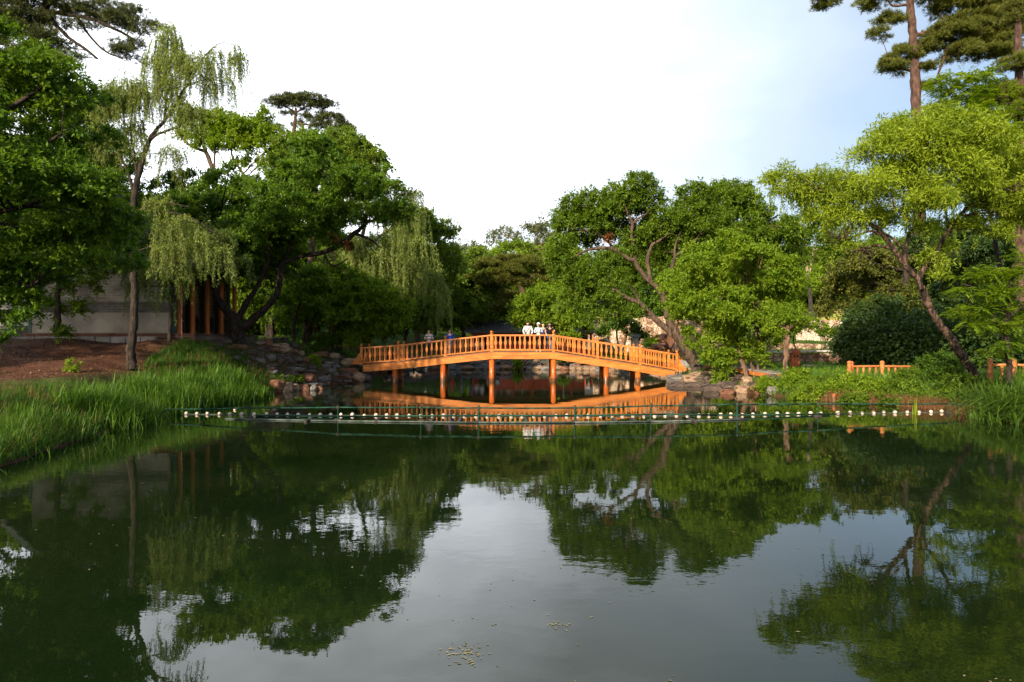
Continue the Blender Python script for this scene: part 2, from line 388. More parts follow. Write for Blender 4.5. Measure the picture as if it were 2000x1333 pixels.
# ------------------------------------------------------------ materials
M = {}
M['bark_dark'] = noisy('bark_dark', (0.008,0.006,0.005), (0.060,0.042,0.030), 12, 0.9, 1.0, 0.05, (1,1,0.25))
M['bark_brown'] = noisy('bark_brown', (0.035,0.022,0.015), (0.13,0.085,0.055), 8, 0.9, 0.9, 0.03, (1,1,0.25))
M['bark_furrow'] = noisy('bark_furrow', (0.018,0.011,0.008), (0.15,0.09,0.06), 10, 0.9, 1.0, 0.05, (1,1,0.2), lo=.45, hi=.66)
M['bark_warm'] = noisy('bark_warm', (0.055,0.032,0.02), (0.26,0.155,0.10), 7, 0.9, 0.9, 0.03, (1,1,0.25))
M['bark_pale'] = noisy('bark_pale', (0.20,0.14,0.10), (0.42,0.32,0.24), 6, 0.9, 0.7, 0.02, (1,1,0.3))
M['bark_pine'] = noisy('bark_pine', (0.034,0.018,0.014), (0.13,0.072,0.052), 6, 0.9, 0.9, 0.03, (1,1,0.4))
L_ = {}
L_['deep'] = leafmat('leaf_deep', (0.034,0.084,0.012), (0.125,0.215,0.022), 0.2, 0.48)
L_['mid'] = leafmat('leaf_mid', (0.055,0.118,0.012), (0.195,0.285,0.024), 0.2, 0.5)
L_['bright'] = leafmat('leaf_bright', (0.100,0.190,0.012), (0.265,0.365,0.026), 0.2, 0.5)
L_['yellow'] = leafmat('leaf_yellow', (0.120,0.190,0.012), (0.310,0.390,0.026), 0.2, 0.45)
L_['willow'] = leafmat('leaf_willow', (0.115,0.170,0.035), (0.330,0.400,0.105), 0.2, 0.45)
L_['olive'] = leafmat('leaf_olive', (0.055, 0.075, 0.012), (0.17, 0.18, 0.03), 0.2, 0.3)
L_['pine'] = leafmat('needle', (0.026, 0.04, 0.012), (0.105, 0.12, 0.028), 0.2, 0.15)
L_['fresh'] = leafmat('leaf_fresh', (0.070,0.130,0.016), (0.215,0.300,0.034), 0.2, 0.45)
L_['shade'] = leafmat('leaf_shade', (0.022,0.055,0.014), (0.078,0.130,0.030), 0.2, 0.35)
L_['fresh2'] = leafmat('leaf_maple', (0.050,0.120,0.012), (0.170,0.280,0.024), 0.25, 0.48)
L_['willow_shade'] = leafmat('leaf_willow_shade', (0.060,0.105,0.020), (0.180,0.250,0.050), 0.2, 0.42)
L_['pale'] = leafmat('leaf_pale', (0.085,0.105,0.050), (0.190,0.210,0.100), 0.3, 0.4)
L_['red'] = leafmat('leaf_rusty', (0.13,0.05,0.02), (0.24,0.11,0.035), 0.25, 0.3)
L_['grass'] = leafmat('grass_blade', (0.024,0.085,0.010), (0.090,0.205,0.020), 0.25, 0.45)
L_['reed'] = leafmat('reed_blade', (0.034,0.100,0.010), (0.160,0.290,0.032), 0.3, 0.45)
L_['straw'] = leafmat('dry_stem', (0.10,0.045,0.02), (0.24,0.12,0.05), 0.2, 0.2)

# ground: bare earth, grass where the attribute says, grey paving
m, t, b = material('soil', (0.05,0.03,0.02), 0.95, 0.1)
v = coords(t)
soil = ramp(t, noise(t, v, 1.6, 6), [(0.3, (0.042,0.018,0.010)), (0.55, (0.085,0.038,0.022)), (0.75, (0.13,0.066,0.038))])
turf = ramp(t, noise(t, v, 2.6, 6), [(0.3, (0.018,0.036,0.008)), (0.7, (0.07,0.105,0.018))])
pave = ramp(t, noise(t, v, 3.0, 5), [(0.3, (0.10,0.08,0.085)), (0.7, (0.19,0.16,0.165))])
g_ = N(t, 'ShaderNodeAttribute', attribute_name='grass'); p_ = N(t, 'ShaderNodeAttribute', attribute_name='path')
t.links.new(mixc(t, p_.outputs['Fac'], mixc(t, g_.outputs['Fac'], soil, turf), pave), b.inputs['Base Color'])
bump(t, b, noise(t, v, 7, 6), 0.7, 0.05); M['ground'] = m

# ------------------------------------------------------------ ground sheet
def make_ground():
    xs = np.concatenate([np.linspace(-600, -62, 14), np.arange(-60, -24, 1.0), np.arange(-24, 30, 0.36), np.arange(30, 61, 1.0), np.linspace(64, 600, 14)])
    ys = np.concatenate([np.linspace(-300, -22, 8), np.arange(-20, -2, 1.0), np.arange(-2, 68, 0.36), np.arange(68, 110, 1.2), np.linspace(115, 1200, 16)])
    X, Y = np.meshgrid(xs, ys, indexing='ij'); x = X.ravel(); y = Y.ravel(); z = ground(x, y)
    d = signed_dist(x, y); nx, ny = X.shape
    i, j = np.meshgrid(np.arange(nx-1), np.arange(ny-1), indexing='ij')
    q = np.stack([i*ny+j, (i+1)*ny+j, (i+1)*ny+j+1, i*ny+j+1], -1).reshape(-1, 4)
    me = np_mesh('ground', np.stack([x, y, z], 1), q, M['ground'], smooth=True)
    dirt = (x < -9) & (y > 18.5) & (y < 31) & (x > -60)
    sl = np.clip((-x-11.8-(0.25*(y-18)) * 0.4)/1.5, 0, 1)*np.clip((y-19+0.4*np.sin(x*1.1))/1.2, 0, 1)*np.clip((29.3-y)/1.0, 0, 1)
    g = 1.0-sl*(x < -9)
    g = g*np.where((x > -13) & (x < -7) & (y > 31) & (y < 44), 0.3, 1)
    g = g*np.where((np.abs(x-1) < 15) & (y > 53) & (y < 61.5), 0.12, 1)
    g = g*np.clip((d-.25)/.4, 0, 1)
    pth = np.clip(1-np.abs(y-58.0-0.03*x)/3.2, 0, 1)*((x > -14) & (x < 16)); pth = np.clip(pth*2.2, 0, 1)
    for nm, val in (('grass', g), ('path', pth)):
        a = me.attributes.new(nm, 'FLOAT', 'POINT'); a.data.foreach_set('value', val.astype(np.float32))
    tag(link('ground', me), kind='structure')
make_ground()

# ------------------------------------------------------------ water
m, t, b = material('pond_water', (0.011,0.020,0.005), 0.012, 0.5)
b.inputs['IOR'].default_value = 1.38
v1 = coords(t, (0.55, 1.0, 1.0)); v2 = coords(t, (1.0, 1.3, 1.0))
big = noise(t, v1, 0.22, 3); rip = noise(t, v2, 3.4, 3); swl = noise(t, v1, 1.0, 2)
mr = N(t, 'ShaderNodeMapRange'); mr.inputs[1].default_value = 0.42; mr.inputs[2].default_value = 0.62; mr.inputs[3].default_value = 0.15; mr.inputs[4].default_value = 1.0
t.links.new(big, mr.inputs[0])
mu = N(t, 'ShaderNodeMath', operation='MULTIPLY'); t.links.new(rip, mu.inputs[0]); t.links.new(mr.outputs[0], mu.inputs[1])
ml = N(t, 'ShaderNodeMath', operation='MULTIPLY_ADD'); t.links.new(swl, ml.inputs[0]); ml.inputs[1].default_value = 0.9; t.links.new(mu.outputs[0], ml.inputs[2])
t.links.new(ramp(t, noise(t, v1, 0.35, 5), [(.35, (0.004,0.010,0.0025)), (.65, (0.010,0.017,0.005))]), b.inputs['Base Color'])
rr_ = N(t, 'ShaderNodeMapRange'); rr_.inputs[1].default_value = .5; rr_.inputs[2].default_value = .7; rr_.inputs[3].default_value = .008; rr_.inputs[4].default_value = .022; t.links.new(noise(t, coords(t, (.25, 1, 1)), 0.5, 4), rr_.inputs[0]); t.links.new(rr_.outputs[0], b.inputs['Roughness'])
bump(t, b, ml.outputs[0], 1.0, 0.0021)
M['water'] = m
me = np_mesh('water', [(-17,-15,0),(17,-15,0),(17,56.5,0),(-17,56.5,0)], [(0,1,2,3)], M['water'])
tag(link('water', me), kind='structure')

# ------------------------------------------------------------ hard-surface helpers
def bx(bm, x0, x1, y0, y1, z0, z1, bev=0.0):
    r = bmesh.ops.create_cube(bm, size=1.0, matrix=Matrix.Translation(((x0+x1)/2, (y0+y1)/2, (z0+z1)/2)) @ Matrix.Diagonal((abs(x1-x0), abs(y1-y0), abs(z1-z0), 1)))
    if bev:
        es = set(e for v_ in r['verts'] for e in v_.link_edges)
        bmesh.ops.bevel(bm, geom=list(es), offset=bev, segments=1, affect='EDGES')
def hexa(bm, c8):
    """a box from 8 corners: bottom four then top four, both counter-clockwise"""
    vs = [bm.verts.new(c) for c in c8]
    for f in ((3,2,1,0),(4,5,6,7),(0,1,5,4),(1,2,6,5),(2,3,7,6),(3,0,4,7)): bm.faces.new([vs[i] for i in f])
def beam(bm, a, b_, w, h):
    """box with vertical ends from a to b (centre line of its underside), width w across, height h"""
    a = Vector(a); b_ = Vector(b_); d = (b_-a); d.z = 0; d.normalize(); s = Vector((-d.y, d.x, 0))*w/2; u = Vector((0, 0, h))
    hexa(bm, [a-s, b_-s, b_+s, a+s, a-s+u, b_-s+u, b_+s+u, a+s+u])
def lathe(bm, prof, c=(0,0,0), seg=12, sx=1.0, sy=1.0):
    rings = []
    for r, z in prof:
        rings.append([bm.verts.new((c[0]+math.cos(2*math.pi*i/seg)*r*sx, c[1]+math.sin(2*math.pi*i/seg)*r*sy, c[2]+z)) for i in range(seg)])
    for a, b_ in zip(rings, rings[1:]):
        for i in range(seg): bm.faces.new([a[i], a[(i+1) % seg], b_[(i+1) % seg], b_[i]])
    bm.faces.new(rings[0][::-1]); bm.faces.new(rings[-1])
def pipe(bm, a, b_, r, seg=8):
    a = Vector(a); b_ = Vector(b_); d = (b_-a).normalized(); x = d.orthogonal().normalized(); y = d.cross(x)
    ra = [bm.verts.new(a+(x*math.cos(2*math.pi*i/seg)+y*math.sin(2*math.pi*i/seg))*r) for i in range(seg)]
    rb = [bm.verts.new(b_+(x*math.cos(2*math.pi*i/seg)+y*math.sin(2*math.pi*i/seg))*r) for i in range(seg)]
    for i in range(seg): bm.faces.new([ra[i], ra[(i+1) % seg], rb[(i+1) % seg], rb[i]])
    bm.faces.new(ra[::-1]); bm.faces.new(rb)
def done(name, bm, mat, parent=None, loc=(0,0,0), smooth=False):
    bmesh.ops.recalc_face_normals(bm, faces=bm.faces[:])
    if loc != (0,0,0): bmesh.ops.translate(bm, verts=bm.verts[:], vec=-Vector(loc))
    me = bpy.data.meshes.new(name); bm.to_mesh(me); bm.free()
    if smooth: me.polygons.foreach_set('use_smooth', [True]*len(me.polygons))
    me.materials.append(mat)
    o = link(name, me, parent)
    if parent is None: o.location = loc
    return o
def dupo(o, parent, loc):
    c = o.copy(); COL.objects.link(c); c.parent = parent; c.location = loc; return c

# orange varnished wood with knots and joints
def wood(name, c1, c2, c3, gloss=0.55):
    m, t, b = material(name, c1, gloss, 0.4)
    v = coords(t, (0.5, 3, 3)); f = noise(t, v, 2.2, 5)
    c = ramp(t, f, [(0.3, c1), (0.5, c2), (0.72, c3)])
    oi = N(t, 'ShaderNodeObjectInfo'); hs = N(t, 'ShaderNodeHueSaturation')
    mr_ = N(t, 'ShaderNodeMapRange'); mr_.inputs[3].default_value = 0.82; mr_.inputs[4].default_value = 1.12
    t.links.new(oi.outputs['Random'], mr_.inputs[0]); t.links.new(mr_.outputs[0], hs.inputs['Value']); t.links.new(c, hs.inputs['Color'])
    kn = N(t, 'ShaderNodeTexVoronoi'); kn.inputs['Scale'].default_value = 1.1; t.links.new(coords(t, (0.7, 1.6, 1.6)), kn.inputs['Vector'])
    km = N(t, 'ShaderNodeMapRange'); km.inputs[1].default_value = 0.03; km.inputs[2].default_value = 0.10; km.inputs[3].default_value = 0.65; km.inputs[4].default_value = 0.0
    t.links.new(kn.outputs['Distance'], km.inputs[0])
    t.links.new(mixc(t, km.outputs[0], hs.outputs[0], tuple(x*0.35 for x in c1)), b.inputs['Base Color'])
    g2 = b.inputs['Base Color'].links[0].from_socket
    gr = noise(t, coords(t, (0.6, 9, 9)), 4, 5, .7); gm = ramp(t, gr, [(.38, (.55,.5,.45)), (.58, (1,1,1))])
    mm = N(t, 'ShaderNodeMix', data_type='RGBA', blend_type='MULTIPLY'); mm.inputs[0].default_value = .75; t.links.new(g2, mm.inputs[6]); t.links.new(gm, mm.inputs[7])
    ge = N(t, 'ShaderNodeNewGeometry'); sz = N(t, 'ShaderNodeSeparateXYZ'); t.links.new(ge.outputs['Position'], sz.inputs[0])
    wz = N(t, 'ShaderNodeMath', operation='MULTIPLY_ADD'); t.links.new(noise(t, coords(t, (3, 3, 1)), 3, 4), wz.inputs[0]); wz.inputs[1].default_value = -.45; t.links.new(sz.outputs[2], wz.inputs[2])
    wm = N(t, 'ShaderNodeMapRange'); wm.inputs[1].default_value = -.08; wm.inputs[2].default_value = .06; wm.inputs[3].default_value = .8; wm.inputs[4].default_value = 0.0; t.links.new(wz.outputs[0], wm.inputs[0])
    t.links.new(mixc(t, wm.outputs[0], mm.outputs[2], (.05,.04,.02)), b.inputs['Base Color'])
    bump(t, b, gr, 0.3, 0.006); return m
M['wood'] = wood('bridge_wood', (0.42,0.110,0.014), (0.60,0.185,0.024), (0.72,0.270,0.052))
M['pile'] = wood('pile_wood', (0.44,0.085,0.010), (0.56,0.125,0.016), (0.62,0.17,0.03), 0.35)
M['fence_wood'] = wood('fence_wood', (0.40,0.11,0.03), (0.52,0.18,0.05), (0.60,0.26,0.08), 0.5)
M['deck'] = noisy('deck_boards', (0.16,0.06,0.025), (0.34,0.15,0.06), 4, 0.7, 0.3, 0.01, (8,1,1))

# ------------------------------------------------------------ footbridge
BY = 38.0; BW = 2.0
PX = [706, 778, 870, 960, 1081, 1167, 1250, 1322]
PZ = [WZ(712, BY), WZ(707, BY), WZ(696.5, BY), WZ(687, BY), WZ(687, BY), WZ(700, BY), WZ(712.5, BY), WZ(725, BY)]
XS = [WX(p, BY) for p in PX]
def deckz(x): return float(np.interp(x, XS, PZ))
def bridge():
    root = empty('footbridge', ((XS[3]+XS[4])/2, BY+BW/2, 0))
    tag(root, 'orange timber footbridge with turned baluster railings arching over the pond', 'bridge')
    o = tuple(root.location)
    def fin(nm, bm, mat): return done(nm, bm, mat, root, o)
    bm = bmesh.new()
    for i in range(7):
        n = max(1, round((XS[i+1]-XS[i])/0.2))
        for k in range(n):
            xa = XS[i]+(XS[i+1]-XS[i])*k/n; xb = XS[i]+(XS[i+1]-XS[i])*(k+1)/n-0.012
            za, zb = deckz(xa), deckz(xb)
            hexa(bm, [(xa,BY-0.16,za-.05),(xb,BY-0.16,zb-.05),(xb,BY+BW+.16,zb-.05),(xa,BY+BW+.16,za-.05),(xa,BY-0.16,za),(xb,BY-0.16,zb),(xb,BY+BW+.16,zb),(xa,BY+BW+.16,za)])
    fin('deck', bm, M['deck'])
    for y in (BY-0.10, BY+BW+0.10):
        # side beam (mitred where it bends), then bottom rail, handrail, balusters, posts
        bm = bmesh.new()
        ext = [(XS[0]+0.12 if i == 0 else XS[-1]-0.15 if i == 7 else XS[i]) for i in range(8)]
        for i in range(7):
            xa, xb = ext[i], ext[i+1]; za, zb = deckz(xa)-.055, deckz(xb)-.055; hh = 0.36
            hexa(bm, [(xa,y-.07,za-hh),(xb-.006,y-.07,zb-hh),(xb-.006,y+.07,zb-hh),(xa,y+.07,za-hh),(xa,y-.07,za),(xb-.006,y-.07,zb),(xb-.006,y+.07,zb),(xa,y+.07,za)])
        fin('side_beam', bm, M['wood'])
    pb = None; bal = None
    for row, y in enumerate((BY, BY+BW)):
        for i in range(8):
            ht = 1.06 if 0 < i < 7 else 0.98
            if pb is None:
                bm = bmesh.new(); bx(bm, -.075, .075, -.075, .075, -0.03, 1.04, 0.012); bx(bm, -.088, .088, -.088, .088, 0.99, 1.03, 0.006)
                pb = done('rail_post', bm, M['wood'], root)
                bm = bmesh.new(); lathe(bm, [(.05,0),(.055,.02),(.04,.035),(.07,.07),(.082,.11),(.07,.155),(.03,.185),(.008,.20)], seg=12)
                fn = done('finial', bm, M['wood'], pb, smooth=True); fn.location = (0,0,1.045)
                pp = pb
            else:
                pp = pb.copy(); COL.objects.link(pp); pp.parent = root; f2 = fn.copy(); COL.objects.link(f2); f2.parent = pp
            pp.location = (XS[i]-o[0], y-o[1], PZ[i]); 
            if i in (0, 7): pp.scale = (1, 1, 0.94)
        for i in range(7):
            xa, xb = XS[i]+.076, XS[i+1]-.076; za, zb = deckz(xa), deckz(xb)
            bm = bmesh.new(); hexa(bm, [(xa,y-.05,za+.87),(xb,y-.05,zb+.87),(xb,y+.05,zb+.87),(xa,y+.05,za+.87),(xa,y-.04,za+.945),(xb,y-.04,zb+.945),(xb,y+.04,zb+.945),(xa,y+.04,za+.945)])
            fin('handrail', bm, M['wood'])
            bm = bmesh.new(); hexa(bm, [(xa,y-.045,za+.05),(xb,y-.045,zb+.05),(xb,y+.045,zb+.05),(xa,y+.045,za+.05),(xa,y-.045,za+.12),(xb,y-.045,zb+.12),(xb,y+.045,zb+.12),(xa,y+.045,za+.12)])
            fin('bottom_rail', bm, M['wood'])
            n = max(3, round((xb-xa)/0.285))
            for k in range(n):
                x = xa+(xb-xa)*(k+0.5)/n
                if bal is None:
                    bm = bmesh.new()   # flat sawn vase profile
                    prof = [(.032,0),(.032,.10),(.026,.16),(.048,.28),(.066,.375),(.048,.47),(.026,.59),(.032,.65),(.032,.76)]
                    L0 = [[bm.verts.new((s*r, yy, z)) for r, z in prof] for s, yy in ((-1,-.022),(1,-.022),(1,.022),(-1,.022))]
                    for a, b_ in ((0,1),(1,2),(2,3),(3,0)):
                        for j in range(len(prof)-1): bm.faces.new([L0[a][j], L0[b_][j], L0[b_][j+1], L0[a][j+1]])
                    bm.faces.new([l[0] for l in L0][::-1]); bm.faces.new([l[-1] for l in L0])
                    bal = done('baluster', bm, M['wood'], root); q = bal
                else: q = bal.copy(); COL.objects.link(q); q.parent = root
                q.location = (x-o[0], y-o[1], deckz(x)+.116)
        # scrolled end brackets
        for sx, x0, z0 in ((-1, XS[0]-.077, PZ[0]), (1, XS[-1]+.077, PZ[-1])):
            bm = bmesh.new()
            pr = [(0,.0),(.42,.0),(.46,.10),(.42,.19),(.34,.22),(.30,.30),(.22,.34),(.19,.44),(.12,.50),(.08,.60),(0,.66)]
            A = [bm.verts.new((x0+sx*a, y-.035, z0+c)) for a, c in pr]; B = [bm.verts.new((x0+sx*a, y+.035, z0+c)) for a, c in pr]
            bm.faces.new(A); bm.faces.new(B[::-1])
            for k in range(len(pr)): bm.faces.new([A[k], A[(k+1) % len(pr)], B[(k+1) % len(pr)], B[k]])
            fin('scroll_bracket', bm, M['wood'])
    pile = None
    for px in (771, 865, 960.5, 1081, 1184, 1246):
        for y in (BY+0.02, BY+BW-0.02):
            x = WX(px, BY); top = deckz(x)-.06-.36
            if pile is None:
                bm = bmesh.new(); lathe(bm, [(.155,-1.4),(.15,0),(.145,1)], seg=20)
                pile = done('pile', bm, M['pile'], root, smooth=True); q = pile
            else: q = pile.copy(); COL.objects.link(q); q.parent = root
            q.location = (x-o[0], y-o[1], top-1.0)
    for px in (771, 865, 960.5, 1081, 1184, 1246):
        x = WX(px, BY); top = deckz(x)-.058
        bm = bmesh.new(); bx(bm, x-.09, x+.09, BY+.0, BY+BW, top-.20, top-.03); fin('cross_beam', bm, M['pile'])
    # stone abutments
bridge()

# ------------------------------------------------------------ rocks
def rockmat(name, c1, c2, c3):
    m, t, b = material(name, c1, 0.85, 0.25)
    v = coords(t, (1, 1, 2.2)); f = noise(t, v, 1.7, 7, 0.65)
    c = ramp(t, f, [(0.32, c1), (0.52, c2), (0.70, c3)])
    f2 = noise(t, coords(t, (1, 1, 1)), 4.5, 4); k = ramp(t, f2, [(0.55, (0,0,0)), (0.66, (1,1,1))])
    t.links.new(mixc(t, k, c, tuple(x*0.45 for x in c1)), b.inputs['Base Color'])
    bump(t, b, noise(t, coords(t, (1, 1, 3.5)), 3.2, 8, 0.65), 1.0, 0.07); return m
RM = {'rust': rockmat('rock_rust', (0.10,0.045,0.026), (0.23,0.105,0.06), (0.36,0.20,0.12)),
      'tan': rockmat('rock_tan', (0.20,0.12,0.075), (0.36,0.24,0.155), (0.50,0.38,0.27)),
      'grey': rockmat('rock_grey', (0.10,0.09,0.085), (0.20,0.18,0.165), (0.32,0.29,0.26)),
      'dark': rockmat('rock_dark', (0.045,0.034,0.030), (0.115,0.080,0.066), (0.21,0.16,0.135))}
def rock_mesh(mat, seed):
    r_ = np.random.default_rng(seed); bm = bmesh.new()
    for _ in range(26):
        p = r_.uniform(-1, 1, 3); m_ = np.abs(p).max(); p = p/m_*np.array([1, 1, 1])*r_.uniform(0.90, 1.0); p *= 0.5
        p[0] *= 1-0.18*abs(p[2])*2*r_.random(); bm.verts.new(p)
    bmesh.ops.convex_hull(bm, input=bm.verts[:])
    bmesh.ops.delete(bm, geom=[v_ for v_ in bm.verts if not v_.link_faces], context='VERTS')
    bmesh.ops.dissolve_limit(bm, angle_limit=R(14), verts=bm.verts[:], edges=bm.edges[:])
    bmesh.ops.bevel(bm, geom=bm.edges[:], offset=0.035, segments=2, affect='EDGES')
    bmesh.ops.triangulate(bm, faces=bm.faces[:])
    bmesh.ops.recalc_face_normals(bm, faces=bm.faces[:])
    me = bpy.data.meshes.new('rock'); bm.to_mesh(me); bm.free(); me.materials.append(mat); return me
ROCKS = {k: [rock_mesh(RM[k], 11*i+j*101) for i in range(5)] for j, k in enumerate(RM)}
ORD = ['leftmost','second from the left','third from the left','fourth from the left','fifth from the left','sixth from the left','seventh from the left','eighth from the left',
       'ninth from the left','tenth from the left','eleventh from the left','twelfth from the left','thirteenth from the left','fourteenth from the left','fifteenth from the left','sixteenth from the left']
CW = {'rust': 'rust brown', 'tan': 'tan', 'grey': 'grey', 'dark': 'blackish brown'}
def ray_hit(px, py, y0, y1):
    Y = np.arange(y0, y1, .1); zr = CH-(py-CY)*Y/F; g = np.maximum(ground((px-1000)*Y/F, Y), 0.0); k = np.nonzero(zr <= g)[0]
    return float(Y[k[0]]) if len(k) else None
def seat(lst, y0, y1):
    out = []
    for px, py, w_, h_, Y, c in lst:
        hit = ray_hit(px, py+h_*.42, y0, y1); out.append((px, py, w_, h_, hit+.15 if hit else Y, c))
    return out
def place_rocks(lst, where, group, tiers):
    """lst: (px, py, wpx, hpx, Y, colour); tiers: [(py limit, name)]"""
    by = {}
    for r_ in lst:
        tn = next(n_ for lim, n_ in tiers if r_[1] <= lim); by.setdefault((tn, r_[5]), []).append(r_)
    for (tn, c_), rs in by.items():
        rs.sort(key=lambda a: a[0])
        for i, (px, py, w_, h_, Y, col) in enumerate(rs):
            s = Y/F; o = link('rock', random.choice(ROCKS[col]))
            dy = max(0.8*h_*s, min(1.4, 0.7*w_*s)); o.location = P(px, py, Y)+Vector((0, dy*0.35, 0))
            zt = o.location.z+h_*s*.56; zb = min(zt-h_*s*1.12, gz(o.location.x, o.location.y)-.08); zb = max(zb, zt-max(h_*s*1.45, .3)); o.location.z = (zt+zb)/2
            o.scale = (w_*s*1.2, dy*1.4, zt-zb); o.rotation_euler = (random.uniform(-.05, .05), random.uniform(-.07, .07), random.uniform(-.15, .15)+random.choice((0, math.pi)))
            shape = 'flat slab' if w_ > 2.2*h_ else 'block' if w_ < 1.35*h_ else 'boulder'
            ordn = ORD[i] if len(rs) > 1 else 'only one'
            ordn = ordn.replace('second', 'second').split(' from')[0].replace('leftmost', 'first').replace('only one', 'only')
            tag(o, f"{ordn} {CW[col]} {shape if False else 'rock'}" + (" from the left" if len(rs) > 1 else "") + f", {tn} {where}", 'rock', group)
# left rockery, traced from the photograph
lz = [(150,180,250,320,'rust'),(250,165,380,255,'dark'),(370,170,510,270,'dark'),(280,255,510,335,'tan'),(195,325,350,410,'rust'),(350,330,560,425,'tan'),(520,260,680,350,'dark'),(560,350,670,440,'rust'),(680,305,830,400,'rust'),(670,385,770,460,'tan'),(0,230,160,310,'tan'),(20,310,190,400,'dark'),
 (110,440,300,545,'grey'),(300,440,430,580,'dark'),(420,430,560,600,'dark'),(540,480,740,585,'dark'),(730,480,850,585,'rust'),(310,520,395,590,'rust'),(0,400,110,500,'dark'),(20,500,130,600,'grey'),
 (340,640,760,700,'grey'),(400,695,640,785,'dark'),(760,680,940,745,'dark'),(0,600,330,645,'dark'),
 (930,400,1160,500,'rust'),(1155,420,1335,515,'tan'),(1330,450,1425,525,'grey'),(1320,512,1610,655,'tan'),(1190,520,1330,610,'dark'),(960,515,1110,575,'dark'),(1060,560,1250,612,'tan'),(975,600,1200,662,'grey'),(1180,605,1340,665,'grey'),(1290,660,1640,745,'rust'),(1080,665,1290,740,'grey'),(1655,612,1830,735,'grey'),(1600,560,1680,660,'dark'),
 (960,740,1200,792,'dark'),(1180,785,1510,845,'rust'),(1200,735,1330,790,'grey'),(1330,740,1540,795,'dark'),(1530,738,1755,885,'tan'),(1745,735,1865,885,'grey'),(940,785,1185,890,'grey'),(1180,840,1370,905,'dark'),(1370,838,1540,900,'grey'),(638,755,905,892,'rust'),(895,790,965,905,'tan'),(860,730,960,790,'dark'),
 (205,860,435,1060,'rust'),(425,900,575,1065,'tan'),(560,925,705,1050,'tan'),(700,925,850,1045,'rust'),(840,930,965,1040,'grey'),(960,895,1085,960,'tan'),(965,955,1080,1030,'rust'),(1080,890,1200,960,'dark'),(300,780,520,850,'dark'),(500,850,640,920,'dark'),(620,885,960,935,'grey'),(-920,175,-700,260,'dark'),(-760,250,-560,330,'dark'),(-600,190,-420,290,'dark'),(-560,300,-380,400,'rust'),(-430,280,-180,400,'rust'),(-380,390,-200,470,'dark'),(-200,370,-20,470,'dark'),(-190,460,-40,560,'dark'),(-60,480,60,580,'grey'),(-640,370,-450,450,'dark'),(-480,460,-300,540,'grey'),(-280,540,-120,620,'dark'),(-120,570,40,660,'dark'),(60,640,300,700,'dark'),(-840,330,-660,400,'dark'),(80,160,180,240,'tan'),(560,600,760,650,'dark'),(120,690,330,760,'grey'),(780,610,960,690,'dark')]
def ywl(x): return float(np.interp(x, [0, 210, 700, 1000, 1500, 1860], [30.0, 30.6, 31.5, 33.6, 36.8, 38.4]))
def wlz(x): return float(np.interp(x, [0, 210, 700, 1000, 1500, 1860], [1060, 1050, 1030, 960, 890, 870]))
lst = [(500+(a+c)/2/8.333, 640+(b_+d)/2/8.333, (c-a)/8.333, (d-b_)/8.333, ywl((a+c)/2)+max(0, (wlz((a+c)/2)-(b_+d)/2)/100*0.62), k) for a, b_, c, d, k in lz]
lst = seat(lst, 26.5, 46)
place_rocks(lst, 'of the left rockery', 'rocks of the rockery left of the bridge', [(690, 'top pile'), (713, 'upper course'), (737, 'middle course'), (999, 'waterline course')])
rz = [(320,730,475,805,'tan'),(400,800,592,872,'tan'),(262,795,425,865,'grey'),(470,765,690,812,'tan'),(590,690,705,765,'rust'),(700,735,905,805,'dark'),(690,800,800,905,'dark'),(790,795,930,900,'dark'),(585,815,720,890,'dark'),(715,860,865,935,'dark'),(915,815,1000,900,'tan'),
 (850,890,1005,965,'tan'),(995,890,1165,978,'rust'),(262,855,420,905,'dark'),(1050,835,1130,890,'rust'),(1120,830,1200,880,'dark'),(780,710,890,750,'dark'),(880,705,1000,750,'grey'),(990,712,1080,750,'dark'),(1070,705,1190,745,'dark'),(800,750,960,800,'dark'),(950,750,1090,790,'dark'),(1080,750,1200,800,'dark'),(1150,790,1260,850,'dark'),(860,790,960,850,'dark'),(990,860,1100,910,'dark'),(620,760,720,800,'tan'),(480,800,640,850,'dark'),(560,880,740,950,'dark'),(400,860,590,905,'dark'),(470,700,600,770,'dark'),(730,925,870,975,'rust'),(1150,900,1250,980,'grey')]
def ywr(x): return float(np.interp(x, [260, 600, 850, 1160, 1250], [37.2, 35.0, 31.2, 28.4, 28.0]))
lst = [(1250+(a+c)/2/4.5975, 560+(b_+d)/2/4.5975, (c-a)/4.5975, (d-b_)/4.5975, ywr((a+c)/2)+max(0, (950-(b_+d)/2)/100*0.8-0.5), k) for a, b_, c, d, k in rz]
lst = seat(lst, 27, 44)
place_rocks(lst, 'of the rocks right of the bridge', 'rocks on the bank right of the bridge', [(729, 'top course'), (747, 'middle course'), (999, 'waterline course')])
# far bank, seen under the bridge
lst = []; px = 742.0
while px < 1300:
    w_ = random.uniform(11, 27); Yf = 53.2 if px > 800 and px < 1150 else 50.2; Yf = float(np.interp(px, [740, 800, 1010, 1150, 1240, 1300], [48.6, 53.4, 54.0, 52.6, 50.0, 44.5]))
    lst.append((px+w_/2, CY+(CH-0.10)*F/Yf-1.5, w_, random.uniform(6, 9), Yf, random.choice(['tan','tan','grey','rust','dark'])))
    if random.random() < 0.85: lst.append((px+w_/2+random.uniform(-5, 5), CY+(CH-0.36)*F/Yf, w_*0.85, random.uniform(5, 9), Yf+0.6, random.choice(['tan','grey','rust','dark','grey'])))
    if random.random() < 0.45: lst.append((px+w_/2+random.uniform(-5, 5), CY+(CH-0.68)*F/Yf, w_*0.7, random.uniform(4, 7), Yf+1.2, random.choice(['tan','grey','dark'])))
    px += w_*0.86
ORD += [f'{k}th from the left' for k in range(17, 60)]
place_rocks(lst, 'of far bank rocks', 'rocks along the far bank under the bridge', [(708, 'top row'), (716, 'middle row'), (999, 'waterline row')])
